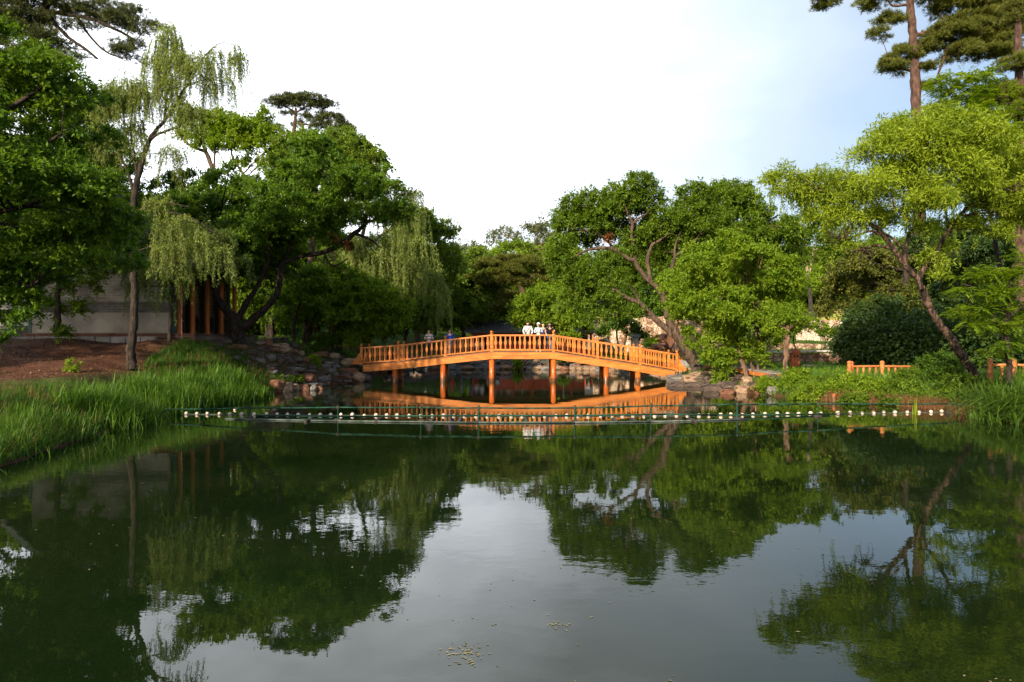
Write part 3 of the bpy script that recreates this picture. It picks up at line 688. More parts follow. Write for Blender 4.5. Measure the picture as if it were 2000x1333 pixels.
o = link('rock', ROCKS['rust'][2]); o.location = P(1304, 670, 48)+Vector((0, .6, 0)); o.scale = (1.5, 1.4, 1.35); o.rotation_euler = (0, .2, .4)
tag(o, 'big pinkish rust boulder standing behind the right end of the bridge railing', 'rock')
o = link('rock', ROCKS['rust'][0]); o.location = P(1292, 682, 47.2)+Vector((0, .5, 0)); o.scale = (1.2, 1.1, .8); o.rotation_euler = (0, -.1, 1.2)
tag(o, 'smaller rust boulder leaning at the foot of the big pinkish one', 'rock')
# ------------------------------------------------------------ brick hall on the left
def brickmat(name, c1, c2, mort, sc, rough=0.9):
    m, t, b = material(name, c1, rough, 0.15)
    c = N(t, 'ShaderNodeTexCoord'); mp_ = N(t, 'ShaderNodeMapping'); mp_.inputs['Rotation'].default_value = (R(90), 0, 0); t.links.new(c.outputs['Object'], mp_.inputs['Vector'])
    br = N(t, 'ShaderNodeTexBrick'); br.inputs['Color1'].default_value = (*c1, 1); br.inputs['Color2'].default_value = (*c2, 1); br.inputs['Mortar'].default_value = (*mort, 1)
    br.inputs['Scale'].default_value = sc; br.inputs['Mortar Size'].default_value = 0.012; br.inputs['Brick Width'].default_value = 0.5; br.inputs['Row Height'].default_value = 0.125
    t.links.new(mp_.outputs[0], br.inputs['Vector'])
    f = noise(t, coords(t, (1, 1, 1.6)), 0.9, 6); st = ramp(t, f, [(0.35, (0.45,0.42,0.40)), (0.65, (1,1,1))])
    mm = N(t, 'ShaderNodeMix', data_type='RGBA', blend_type='MULTIPLY'); mm.inputs[0].default_value = 1.0
    t.links.new(br.outputs['Color'], mm.inputs[6]); t.links.new(st, mm.inputs[7]); t.links.new(mm.outputs[2], b.inputs['Base Color'])
    bump(t, b, br.outputs['Fac'], -0.4, 0.01); return m
M['brick'] = brickmat('grey_brick', (0.40,0.36,0.335), (0.31,0.28,0.26), (0.46,0.43,0.40), 1.0)
M['brick_dark'] = brickmat('dark_brick', (0.13,0.12,0.125), (0.18,0.17,0.17), (0.24,0.23,0.22), 1.0)
M['render'] = noisy('lime_render', (0.22,0.19,0.17), (0.38,0.34,0.30), 1.1, 0.95, 0.5, 0.02)
M['plinth'] = brickmat('red_brick', (0.20,0.09,0.06), (0.14,0.07,0.05), (0.22,0.16,0.13), 1.0)
M['white'] = noisy('white_plaster', (0.55,0.50,0.46), (0.72,0.68,0.64), 1.0, 0.9, 0.2, 0.01)
M['tile'] = noisy('roof_tile', (0.05,0.05,0.052), (0.15,0.145,0.14), 5, 0.8, 0.5, 0.02)
M['verge'] = noisy('verge_mortar', (0.45,0.42,0.40), (0.65,0.62,0.60), 4, 0.9, 0.4, 0.02)
M['lacquer'] = noisy('orange_lacquer', (0.50,0.11,0.015), (0.66,0.18,0.025), 2, 0.45, 0.1, 0.005, (3,3,.4))
M['lattice'] = noisy('dark_lattice', (0.035,0.018,0.012), (0.08,0.04,0.022), 4, 0.6, 0.2, 0.005)
M['gold'] = noisy('ochre_muntin', (0.20,0.13,0.04), (0.32,0.21,0.07), 4, 0.5, 0.1, 0.004)
M['green_trim'] = noisy('green_trim', (0.03,0.07,0.06), (0.06,0.12,0.10), 4, 0.6, 0.1, 0.004)
M['red'] = noisy('red_lacquer', (0.42,0.05,0.028), (0.60,0.10,0.05), 3, 0.5, 0.1, 0.004)
M['shade_timber'] = noisy('dark_timber_shade', (0.02,0.015,0.012), (0.04,0.03,0.024), 3, 0.9, 0.2, 0.01)  # near-black: painted-in shade of interior and openings, also real dark timber
M['stone'] = noisy('paving_stone', (0.16,0.14,0.13), (0.30,0.27,0.25), 2, 0.9, 0.5, 0.02)
M['coping'] = noisy('coping_stone', (0.30,0.28,0.26), (0.60,0.57,0.53), 2.5, 0.9, 0.5, 0.02)

def hall():
    Y0 = 30.0; x1 = WX(330, Y0); x0 = WX(63, Y0); zb = 2.45
    root = empty('brick_hall', ((x0+x1)/2, Y0+3, zb)); tag(root, 'grey brick hall behind the left trees with orange columns on its porch', 'building'); o = tuple(root.location)
    f = lambda nm, bm, mt, pr=root: done(nm, bm, mt, pr, o if pr is root else o)
    xr = (x0+x1)/2-0.4; ze = 6.0; zr = 8.6
    def wall(za, zc, y, mt, nm, top=None):
        bm = bmesh.new()
        if top is None: bx(bm, x0, x1, y, y+0.4, za, zc)
        else:
            pts = [(x0,za),(x1,za),(x1,ze),(xr,zr),(x0,ze)]
            A = [bm.verts.new((a, y, c)) for a, c in pts]; B = [bm.verts.new((a, y+.4, c)) for a, c in pts]
            bm.faces.new(A); bm.faces.new(B[::-1])
            for k in range(5): bm.faces.new([A[k], A[(k+1) % 5], B[(k+1) % 5], B[k]])
        f(nm, bm, mt)
    wall(zb+.15, WZ(611, Y0), Y0-.02, M['render'], 'lower_wall')
    wall(WZ(611, Y0)+.0, WZ(590, Y0), Y0-.008, M['brick_dark'], 'brick_band')
    wall(WZ(590, Y0), ze, Y0, M['brick'], 'gable_wall', top=1)
    bm = bmesh.new(); bx(bm, x0-.1, x1+.35, Y0-.45, Y0-.03, 1.9, zb+.15); bx(bm, x1+.01, x1+1.25, Y0-.3, Y0+7.2, 1.6, zb+.13); f('plinth', bm, M['plinth'])
    bm = bmesh.new(); bx(bm, x1-.02, x1+.14, Y0+.0, Y0+.42, zb+.16, ze-.3); bx(bm, x0-.15, x0-.003, Y0-.03, Y0+.3, zb, ze-1.2); f('corner_board', bm, M['green_trim'])
    # porch facade facing the pond
    bm = bmesh.new(); bx(bm, x1-.35, x1-.2, Y0+.43, Y0+7, zb+.14, ze); f('facade', bm, M['shade_timber'])
    bm = bmesh.new(); bx(bm, x0, x1-.36, Y0+6.8, Y0+7.2, zb, ze); f('rear_wall', bm, M['brick'])
    yb = [Y0+.5, Y0+1.75, Y0+3.3, Y0+4.9, Y0+6.6]
    for y in yb:
        bm = bmesh.new(); lathe(bm, [(.14,0),(.15,.04),(.115,.10),(.105,3.0)], (x1+.16, y+.1, zb+.14), 14); f('column', bm, M['lacquer'])
    for y, y2 in zip(yb, yb[1:]):
        bm = bmesh.new()
        for a in (y+.25, (y+y2)/2+.0, y2-.2): bx(bm, x1-.14, x1-.06, a-.04, a+.04, zb+.15, ze-.7)
        for z in (zb+.2, zb+.95, zb+2.55): bx(bm, x1-.145, x1-.065, y+.2, y2-.15, z, z+.09)
        fr = f('door_frame', bm, M['lattice'])
        bm = bmesh.new()
        k = y+.32
        while k < y2-.25: bx(bm, x1-.125, x1-.10, k, k+.022, zb+1.05, zb+2.5); k += .13
        for j in range(8): bx(bm, x1-.13, x1-.105, y+.28, y2-.22, zb+1.1+j*.18, zb+1.12+j*.18)
        f('lattice', bm, M['gold'])
    bm = bmesh.new(); bx(bm, x1+.02, x1+.26, Y0+.45, Y0+7.1, zb+3.1, zb+3.38); f('lintel', bm, M['green_trim'])
    # roof with rolls of tile
    xe = x1+1.25; zee = ze-.35
    bm = bmesh.new()
    for sx, xa in ((1, xe), (-1, x0-.9)):
        hexa(bm, [(xr, Y0-.5, zr-.02),(xa, Y0-.5, zee-.12),(xa, Y0+7.7, zee-.12),(xr, Y0+7.7, zr-.02),(xr, Y0-.5, zr+.14),(xa, Y0-.5, zee+.04),(xa, Y0+7.7, zee+.04),(xr, Y0+7.7, zr+.14)])
        y = Y0-.4
        while y < Y0+7.6: pipe(bm, (xr, y, zr+.15), (xa+.03*sx, y, zee+.05), .065, 6); y += .27
    rf = f('roof', bm, M['tile'])
    bm = bmesh.new(); bx(bm, xr-.16, xr+.16, Y0-.55, Y0+7.75, zr+.12, zr+.48); f('ridge', bm, M['tile'])
    bm = bmesh.new()
    for xa in (xe, x0-.9): hexa(bm, [(xr, Y0-.62, zr-.1),(xa, Y0-.62, zee-.2),(xa, Y0-.51, zee-.2),(xr, Y0-.51, zr-.1),(xr, Y0-.62, zr+.2),(xa, Y0-.62, zee+.1),(xa, Y0-.51, zee+.1),(xr, Y0-.51, zr+.2)])
    f('verge', bm, M['verge'])
hall()
def courtyard_wall():
    Y0 = 31.5; x1 = WX(63, 30.0)-.2; x0 = x1-9
    root = empty('courtyard_wall', (x1-4, Y0, 2.6)); tag(root, 'white plastered courtyard wall with dark tiled cap left of the brick hall', 'wall'); o = tuple(root.location)
    bm = bmesh.new(); bx(bm, x0, x1, Y0, Y0+.35, 2.95, 4.35); done('plaster_panel', bm, M['white'], root, o)
    bm = bmesh.new(); bx(bm, x0, x1, Y0-.06, Y0+.41, 2.3, 2.95); done('base', bm, M['brick_dark'], root, o)
    bm = bmesh.new(); bx(bm, x0, x1, Y0-.12, Y0+.47, 4.35, 4.55); hexa(bm, [(x0,Y0-.4,4.55),(x1,Y0-.4,4.55),(x1,Y0+.75,4.55),(x0,Y0+.75,4.55),(x0,Y0+.1,4.95),(x1,Y0+.1,4.95),(x1,Y0+.25,4.95),(x0,Y0+.25,4.95)])
    x = x0+.1
    while x < x1: pipe(bm, (x, Y0+.14, 4.97), (x, Y0-.42, 4.60), .05, 6); x += .24
    done('tile_cap', bm, M['tile'], root, o)
courtyard_wall()
# kerb line of the path in front of the hall
bm = bmesh.new(); 
for k in range(12): bx(bm, -22+k*.62, -22+k*.62+.6, 27.9, 28.1, 2.1, 2.43, .02)
tag(done('path_kerb', bm, M['stone'], None, (-17, 28, 2.2)), kind='structure')
bm = bmesh.new(); pipe(bm, (0,0,0), (0,0,2.35), .022, 8); lathe(bm, [(.035,2.35),(.03,2.40),(.008,2.44)], seg=8)
tag(done('pole', bm, noisy('pink_paint', (0.5,0.2,0.16), (0.62,0.3,0.25), 3, .6), None), 'thin pink pole standing in front of the brick hall porch', 'pole').location = P(355, 664, 28.9)

# ------------------------------------------------------------ far pavilion
def pavilion():
    Y0 = 61.0; x0 = WX(922, Y0); x1 = WX(1156, Y0); zf = 1.15; root = empty('pavilion', ((x0+x1)/2, Y0+1.5, zf))
    tag(root, 'long low pavilion with red parapet and dark tiled roof behind the centre of the bridge', 'building'); o = tuple(root.location)
    bm = bmesh.new(); bx(bm, x0-.3, x1+.3, Y0-.3, Y0+3.6, .4, zf); done('base', bm, M['stone'], root, o)
    xa = WX(966, Y0)
    bm = bmesh.new(); bx(bm, xa, x1-.5, Y0, Y0+.12, zf, 2.12)
    x = xa
    while x < x1-.5: bx(bm, x, x+.05, Y0-.02, Y0, zf+.06, 2.08); x += .34
    done('parapet', bm, M['red'], root, o)
    bm = bmesh.new(); bx(bm, xa, x1-.5, Y0-.06, Y0+.2, 2.123, 2.19); done('parapet_rail', bm, M['coping'], root, o)
    bm = bmesh.new(); bx(bm, x0, x1, Y0+3.2, Y0+3.4, zf, 2.95); done('rear_wall', bm, M['shade_timber'], root, o)  # near-black colour paints in the dim interior under the roof
    n = 7
    for i in range(n):
        x = x0+.1+(x1-x0-.2)*i/(n-1); bm = bmesh.new(); lathe(bm, [(.14,0),(.12,.08),(.105,1.75)], (x, Y0-.12, zf), 10); done('column', bm, M['red'], root, o)
    bm = bmesh.new(); bx(bm, x0-.1, x1+.1, Y0-.2, Y0-.02, 2.82, 2.96); done('lintel', bm, M['red'], root, o)
    for i in range(n-1):
        a = x0+.1+(x1-x0-.2)*i/(n-1)+.12; b_ = x0+.1+(x1-x0-.2)*(i+1)/(n-1)-.12; bm = bmesh.new()
        bx(bm, a, b_, Y0-.15, Y0-.11, 2.62, 2.65); k = a
        while k < b_: bx(bm, k, k+.03, Y0-.15, Y0-.11, 2.655, 2.81); k += .16
        done('fretwork', bm, M['coping'], root, o)
    bm = bmesh.new(); ya, yr, yb = Y0-.9, Y0+1.6, Y0+4.1
    for e_, s_ in ((ya, 1), (yb, -1)):
        hexa(bm, [(x0-.7,e_,2.97),(x1+.7,e_,2.97),(x1+.4,yr,3.9),(x0-.4,yr,3.9),(x0-.7,e_,3.07),(x1+.7,e_,3.07),(x1+.4,yr,4.02),(x0-.4,yr,4.02)] if s_ > 0 else
             [(x0-.4,yr,3.9),(x1+.4,yr,3.9),(x1+.7,e_,2.97),(x0-.7,e_,2.97),(x0-.4,yr,4.02),(x1+.4,yr,4.02),(x1+.7,e_,3.07),(x0-.7,e_,3.07)])
    x = x0-.5
    while x < x1+.5: pipe(bm, (x, ya-.02, 3.09), (x, yr, 4.03), .05, 6); x += .26
    done('roof', bm, M['tile'], root, o)
    bm = bmesh.new(); bx(bm, x0-.5, x1+.5, yr-.12, yr+.12, 4.0, 4.28); done('ridge', bm, M['tile'], root, o)
pavilion()
def signboard():
    p = P(1150, 690, 57); root = empty('display_board', p); tag(root, 'white display board on red legs right of the pavilion, seen through the railing', 'sign')
    bm = bmesh.new(); bx(bm, -.34, .34, -.03, .03, .35, .98); done('panel', bm, M['white'], root)
    bm = bmesh.new(); bx(bm, -.40, .40, -.12, .12, .99, 1.10); done('cap', bm, M['coping'], root)
    for s in (-.3, .3): bm = bmesh.new(); bx(bm, s-.04, s+.04, .035, .10, -.6, .985); done('leg', bm, M['red'], root)
    p = P(1241, 686, 55); root = empty('notice_board', p); tag(root, 'small dark notice board with a tiled cap in front of the rubble wall', 'sign')
    bm = bmesh.new(); bx(bm, -.26, .26, -.02, .02, .1, 1.0); done('panel', bm, noisy('grey_panel', (.2,.17,.15), (.3,.26,.23), 3), root)
    for s in (-.3, .3): bm = bmesh.new(); bx(bm, s-.035, s+.035, -.05, .05, -.7, 1.12); done('leg', bm, M['shade_timber'], root)
    bm = bmesh.new(); hexa(bm, [(-.42,-.2,1.125),(.42,-.2,1.125),(.42,.2,1.125),(-.42,.2,1.125),(-.3,-.04,1.36),(.3,-.04,1.36),(.3,.04,1.36),(-.3,.04,1.36)]); done('cap', bm, M['tile'], root)
    bm = bmesh.new(); bx(bm, -.26, .26, -.04, .0, 1.01, 1.06); done('header', bm, M['white'], root)
signboard()

# ------------------------------------------------------------ stone walls on the right
def rubble(name, c1, c2, c3, mort, sc):
    m, t, b = material(name, c1, 0.9, 0.2)
    v = coords(t, (1, 1, 1.3)); vo = N(t, 'ShaderNodeTexVoronoi'); vo.inputs['Scale'].default_value = sc; t.links.new(v, vo.inputs['Vector'])
    ve = N(t, 'ShaderNodeTexVoronoi', feature='DISTANCE_TO_EDGE'); ve.inputs['Scale'].default_value = sc; t.links.new(v, ve.inputs['Vector'])
    sp = N(t, 'ShaderNodeSeparateColor'); t.links.new(vo.outputs['Color'], sp.inputs[0])
    c = ramp(t, sp.outputs[0], [(0.1, c1), (0.5, c2), (0.95, c3)])
    e_ = N(t, 'ShaderNodeMapRange'); e_.inputs[1].default_value = 0.0; e_.inputs[2].default_value = 0.09; t.links.new(ve.outputs['Distance'], e_.inputs[0])
    c2_ = mixc(t, e_.outputs[0], mort, c)
    st = ramp(t, noise(t, coords(t, (1.6, 1, .25)), 1.1, 5), [(0.38, (0.42,0.30,0.24)), (0.56, (1,1,1))])
    mm = N(t, 'ShaderNodeMix', data_type='RGBA', blend_type='MULTIPLY'); mm.inputs[0].default_value = 1.0
    t.links.new(c2_, mm.inputs[6]); t.links.new(st, mm.inputs[7]); t.links.new(mm.outputs[2], b.inputs['Base Color'])
    bump(t, b, e_.outputs[0], 0.8, 0.06); return m
M['rubble'] = rubble('rubble_stone', (0.34,0.22,0.14), (0.50,0.36,0.25), (0.66,0.52,0.38), (0.16,0.09,0.06), 2.6)
M['pale_rubble'] = rubble('pale_rubble', (0.55,0.42,0.31), (0.64,0.52,0.40), (0.72,0.61,0.50), (0.40,0.27,0.19), 3.2)
M['low_rubble'] = rubble('low_rubble', (0.26,0.17,0.12), (0.38,0.26,0.18), (0.50,0.36,0.25), (0.11,0.08,0.06), 2.2)
def stone_wall(name, label, p0, p1, top, mt, cap, thick=0.6, base=-0.2):
    """p0,p1: (px, Y); top: list of py along the wall"""
    root = empty(name, (WX(p0[0], p0[1]), p0[1], 0.8)); tag(root, label, 'wall'); o = tuple(root.location); n = 40
    a = Vector((WX(p0[0], p0[1]), p0[1], 0)); b_ = Vector((WX(p1[0], p1[1]), p1[1], 0)); d = b_-a; nn = Vector((-d.y, d.x, 0)).normalized()*thick
    bm = bmesh.new(); g = []; ln = d.length
    for i in range(n+1):
        q = a+d*i/n; zt = WZ(float(np.interp(i/n, np.linspace(0, 1, len(top)), top)), q.y)+random.uniform(-.05, .05)
        w_ = Vector((0, random.uniform(-.03, .03), 0))
        g.append([bm.verts.new((*(q+w_).xy, base)), bm.verts.new((*(q+nn*0.12).xy, zt)), bm.verts.new((*(q+nn).xy, zt)), bm.verts.new((*(q+nn).xy, base))])
    for u, w in zip(g, g[1:]):
        for k in range(3): bm.faces.new([u[k], w[k], w[k+1], u[k+1]])
    bm.faces.new(g[0][::-1]); bm.faces.new(g[-1]); done('wall', bm, mt, root, o)
    if cap:
        bm = bmesh.new()
        for i in range(0, n, 2):
            q = a+d*i/n; q2 = a+d*(i+1.94)/n; zt = max(g[i][1].co.z if False else WZ(float(np.interp(i/n, np.linspace(0, 1, len(top)), top)), q.y), 0)+.055
            hexa(bm, [(*(q-nn*.12).xy, zt),(*(q2-nn*.12).xy, zt),(*(q2+nn*1.05).xy, zt),(*(q+nn*1.05).xy, zt),(*(q-nn*.12).xy, zt+.1),(*(q2-nn*.12).xy, zt+.1),(*(q2+nn*1.05).xy, zt+.1),(*(q+nn*1.05).xy, zt+.1)])
        done('coping', bm, M['coping'], root, o)
    return root
stone_wall('rubble_wall', 'tall rubble stone retaining wall behind the right half of the bridge', (1125, 68), (1430, 58), [628, 616, 622, 618, 628, 632], M['rubble'], False)
stone_wall('rubble_wall', 'pale sunlit stone wall below the grassy mound', (1555, 60), (1700, 58), [622, 625, 626, 627, 628], M['pale_rubble'], False)
stone_wall('rubble_wall', 'low brown rubble wall below the foot of the pale sunlit wall', (1470, 56), (1700, 52), [668, 671, 672, 673, 676], M['low_rubble'], False)
stone_wall('terrace_wall', 'low terrace wall with flat pale coping stones behind the carved litter bin', (1470, 42), (1690, 40), [690, 691, 690, 689, 691], M['low_rubble'], True)
# grassy mound above the pale wall
def mound():
    n = 28; V = []; 
    cx, cy = WX(1600, 67), 66.5
    for i in range(n):
        for j in range(n):
            u = (i/(n-1)-.5)*2; w = (j/(n-1)-.5)*2; z = 3.9+1.55*max(0, 1-(u*1.0)**2)**1.3*max(0, 1-w*w)**.8+random.uniform(-.03, .03)
            if abs(u) > .98 or abs(w) > .98: z = 2.5
            V.append((cx+u*5.6, cy+w*5, z))
    q = [(i*n+j, (i+1)*n+j, (i+1)*n+j+1, i*n+j+1) for i in range(n-1) for j in range(n-1)]
    mt = noisy('mound_turf', (0.30,0.20,0.06), (0.26,0.30,0.05), .8, 0.95, .5, .04)
    tag(link('mound', np_mesh('mound', V, q, mt, smooth=True)), kind='structure')
mound()
# stone step and slabs in the grass
bm = bmesh.new(); bx(bm, -.75, .75, -.3, .3, -.5, .0, .03); bx(bm, -.7, .7, .31, .9, -.4, .16, .03)
o = done('stone_steps', bm, M['stone'], None); o.location = P(1608, 720, 35); tag(o, 'grey stone steps in the grass left of the orange fence', 'steps')
# carved litter bin
def bin_():
    p = P(1552, 713, 33); root = empty('litter_bin', p); tag(root, 'carved reddish brown litter bin beside the stubby tree trunk', 'litter bin')
    mt = noisy('red_wood', (0.22,0.055,0.02), (0.38,0.11,0.04), 9, .6, .5, .01); bm = bmesh.new()
    bx(bm, -.17, .17, -.17, .17, -.1, .58, .02); bx(bm, -.15, .15, -.19, -.172, .02, .30, .006); b_ = done('body', bm, mt, root)
    bm = bmesh.new(); bx(bm, -.11, -.03, -.185, -.172, .36, .47, .004); bx(bm, .03, .11, -.185, -.172, .36, .47, .004); done('opening_shade', bm, M['shade_timber'], root)  # dark plates on the front paint the shade inside the bin's holes
    bm = bmesh.new(); hexa(bm, [(-.25,-.25,.585),(.25,-.25,.585),(.25,.25,.585),(-.25,.25,.585),(-.04,-.2,.80),(.04,-.2,.80),(.04,.2,.80),(-.04,.2,.80)]); done('lid', bm, mt, root)
bin_()
def plank_bridge():
    a = P(1438, 727, 34.5); b_ = P(1524, 742, 31.0); root = empty('plank_bridge', (a+b_)/2); tag(root, 'low plank bridge with one orange side beam among the rocks right of the bridge', 'bridge'); o = tuple(root.location)
    bm = bmesh.new(); beam(bm, a, b_, .14, .22); done('side_beam', bm, M['fence_wood'], root, o)
    bm = bmesh.new(); v_ = Vector((.55, .55, 0)); beam(bm, a+v_+Vector((0,0,.226)), b_+v_+Vector((0,0,.226)), 1.5, .05); done('deck', bm, M['stone'], root, o)
    bm = bmesh.new(); beam(bm, a+v_*2, b_+v_*2, .14, .22); done('side_beam', bm, M['fence_wood'], root, o)
plank_bridge()
# little grey railing behind the right end of the bridge
def iron_rail():
    a = P(1322, 706, 45); root = empty('garden_railing', a); tag(root, 'small brown garden railing behind the right end of the bridge', 'railing')
    bm = bmesh.new(); bx(bm, 0, 1.0, -.03, .03, .55, .6); bx(bm, 0, 1.0, -.03, .03, .06, .11); done('rail', bm, M['fence_wood'], root)
    for k in range(9): bm = bmesh.new(); bx(bm, .03+k*.117, .06+k*.117, -.015, .015, .112, .548); done('bar', bm, M['fence_wood'], root)
    bm = bmesh.new(); bx(bm, -.1, 1.1, -.15, .3, -.5, .05, .02); done('kerb', bm, M['stone'], root)
iron_rail()

# ------------------------------------------------------------ orange fences on the right bank
def post_fence(label, posts, ztops, zrail, name='timber_fence'):
    root = empty(name, posts[0]); tag(root, label, 'fence'); o = Vector(posts[0])
    for p in posts:
        p = Vector(p); bm = bmesh.new(); lathe(bm, [(.085,-.3),(.085,ztops-.05),(.075,ztops-.03),(.09,ztops),(.085,ztops+.05),(.04,ztops+.09)], p-o, 12); done('post', bm, M['fence_wood'], root, smooth=False)
    for a, b_ in zip(posts, posts[1:]):
        a = Vector(a)-o; b_ = Vector(b_)-o; d = (b_-a); n_ = max(2, int(d.length/.23))
        bm = bmesh.new(); pipe(bm, a+Vector((0,0,zrail))+d.normalized()*.09, b_+Vector((0,0,zrail))-d.normalized()*.09, .042, 8); done('rail', bm, M['fence_wood'], root)
        for k in range(1, n_):
            q = a+d*k/n_; bm = bmesh.new(); lathe(bm, [(.045,-.25),(.045,zrail-.045)], q, 8); done('baluster', bm, M['fence_wood'], root)
post_fence('orange timber post fence between the bushes and the dark cedars on the right bank', [P(1659, 729, 27.5), P(1663, 729, 28.1), P(1723, 729, 27.2), P(1800, 730, 27.0)], .40, .27)
post_fence('orange timber post fence behind the reeds at the right edge', [P(1934, 743, 23.0), P(1980, 744, 22.6), P(2040, 745, 22.2)], .66, .52)
bm = bmesh.new(); lathe(bm, [(.07,-.9),(.075,0),(.065,.24),(.04,.26)], seg=10)
o = done('mooring_post', bm, M['fence_wood'], None); o.location = P(1629, 783, 25.2); tag(o, 'short orange wooden post standing at the water under the right bank bushes', 'post')

# ------------------------------------------------------------ floating boom of green pipes
M['pipe'] = noisy('green_pipe', (0.006,0.03,0.018), (0.018,0.07,0.04), 5, 0.7, 0.3, 0.004, (3,3,3), 0.2)
M['pipe_grey'] = noisy('grey_pipe', (0.035,0.05,0.04), (0.12,0.14,0.12), 5, 0.75, 0.2, 0.003)
M['clamp'] = noisy('rusty_clamp', (0.02,0.018,0.015), (0.06,0.045,0.03), 8, 0.7, 0.4, 0.005)
def boom():
    pts = [(322,800,20.4),(487,797,19.9),(660,796,19.3),(822,796,19.0),(935,797,18.9),(1123,797,18.9),(1271,793,19.1),(1440,790,19.6),(1597,789,20.2),(1853,789,21.2),(1892,791,21.2)]
    root = empty('pipe_barrier', (0, 19, 0)); tag(root, 'long floating barrier of green pipes lying across the pond before the bridge', 'barrier'); o = (0, 19, 0)
    W_ = [P(a, b_, c) for a, b_, c in pts]
    for k, (a, b_) in enumerate(zip(W_, W_[1:])):
        bm = bmesh.new(); n = 4; q = [a+(b_-a)*i/n-Vector((0,0,.012*math.sin(math.pi*i/n))) for i in range(n+1)]
        for u, w in zip(q, q[1:]): pipe(bm, u, w, .022, 8)
        done('top_pipe', bm, M['pipe'], root, o, True)
    for k, a in enumerate(W_[1:-1]):
        heavy = k in (0, 3, 4, 5, 6)
        bm = bmesh.new(); pipe(bm, (a.x, a.y, -.5), (a.x, a.y, a.z+.07), .026 if heavy else .016, 8); done('upright', bm, M['pipe'], root, o, False)
        bm = bmesh.new(); lathe(bm, [(.05,-.03),(.05,.03)], (a.x, a.y, a.z), 8); done('collar', bm, M['clamp'], root, o); bm = bmesh.new(); bx(bm, a.x-.10, a.x+.10, a.y-.07, a.y+.07, -.02, .055, .015); done('clamp', bm, M['clamp'], root, o)
    # two pipes at the waterline
    lo = [(440,19.6,.015),(660,19.05,.02),(935,18.65,.025),(1123,18.7,.025),(1271,18.9,.02),(1460,19.5,.015)]
    for (a, ya, za), (b_, yb, zb) in zip(lo, lo[1:]):
        bm = bmesh.new(); pipe(bm, (WX(a, ya), ya, za), (WX(b_, yb), yb, zb), .022, 8); done('lower_pipe', bm, M['pipe_grey'], root, o, True)
    hi = [(500,20.35,.03),(700,19.9,.05),(935,19.6,.11),(1123,19.5,.12),(1300,19.9,.11),(1400,20.1,.07),(1620,20.7,.03)]
    for (a, ya, za), (b_, yb, zb) in zip(hi, hi[1:]):
        bm = bmesh.new(); pipe(bm, (WX(a, ya), ya, za), (WX(b_, yb), yb, zb), .028, 8); done('middle_pipe', bm, M['pipe'], root, o, True)
    for px in (598, 735, 842, 897, 1027, 1203, 1240, 1357):
        Y = 19.0; bm = bmesh.new(); bx(bm, WX(px, Y)-.045, WX(px, Y)+.045, Y-.1, Y+.55, -.03, .06, .012); done('bracket', bm, M['clamp'], root, o)
    bm = bmesh.new(); cl = [(355, 20.9, .01), (700, 20.55, .01), (1000, 20.3, .01), (1400, 20.5, .01), (1853, 21.5, .01)]
    for (a, ya, za), (b_, yb, zb) in zip(cl, cl[1:]): pipe(bm, (WX(a, ya), ya, za), (WX(b_, yb), yb, zb), .010, 6)
    tag(done('float_line', bm, M['pipe_grey']), 'thin pale line carrying the row of white float balls', 'rope')
boom()
fm = noisy('float_plastic', (0.30,0.19,0.13), (0.70,0.56,0.45), 9, 0.45, 0.1, 0.002, lo=.3, hi=.5)
f0 = None; px = 364.0
spots = []
while px < 1855:
    spots.append(px); px += random.uniform(19.5, 24.5) if random.random() < 0.93 else 33
for i, px in enumerate(spots+[459]):
    Y = float(np.interp(px, [355, 700, 1000, 1400, 1853], [20.9, 20.55, 20.3, 20.5, 21.5]))
    if i == len(spots): Y = 22.3
    if f0 is None:
        bm = bmesh.new(); lathe(bm, [(.012,-.072),(.045,-.058),(.068,-.025),(.073,0),(.068,.025),(.045,.058),(.012,.072)], seg=14)
        f0 = done('float_ball', bm, fm, None, smooth=True); o = f0
    else: o = f0.copy(); COL.objects.link(o)
    s = random.uniform(.64, .90); o.scale = (s, s, s); o.location = (WX(px, Y), Y, (.033 if not 690 < px < 1400 else .012)+random.uniform(-.012, .012)); o.rotation_euler = (random.uniform(0, 3), random.uniform(0, 3), 0)
    if i == len(spots): tag(o, 'single white float ball drifting just behind the left end of the float row', 'float ball')
    else: tag(o, 'white float ball, one of the row strung along the green pipe barrier', 'float ball', 'white float balls along the pipe barrier')
# scraps of leaf and scum on the water
def scraps():
    V = []; Q = []; n = 0
    for cx, cy, sp, k in ((905,1275,45,70),(1092,1222,20,22),(1000,1150,260,30),(1290,985,60,14),(700,1120,60,8),(1950,1330,20,5),(1000,880,900,60),(1000,1050,900,22),(250,1000,300,30),(1700,880,300,30)):
        for _ in range(k):
            px = random.gauss(cx, sp*.5); py = random.gauss(cy, sp*.28); Y = CH*F/(py-CY)
            x = WX(px, Y); s = random.uniform(.003, .010); a = random.random()*3.14; c, d = math.cos(a)*s, math.sin(a)*s
            V += [(x-c*2.2, Y-d*2.2, .003), (x+d, Y-c, .0045), (x+c*2.2, Y+d*2.2, .003), (x-d, Y+c, .0045)]; Q.append((n, n+1, n+2, n+3)); n += 4
    tag(link('floating_leaves', np_mesh('floating_leaves', V, Q, noisy('scum', (0.10,0.10,0.05), (0.30,0.24,0.12), 5))), 'scraps of leaf and scum floating on the open water', 'leaves', kind='stuff')
scraps()

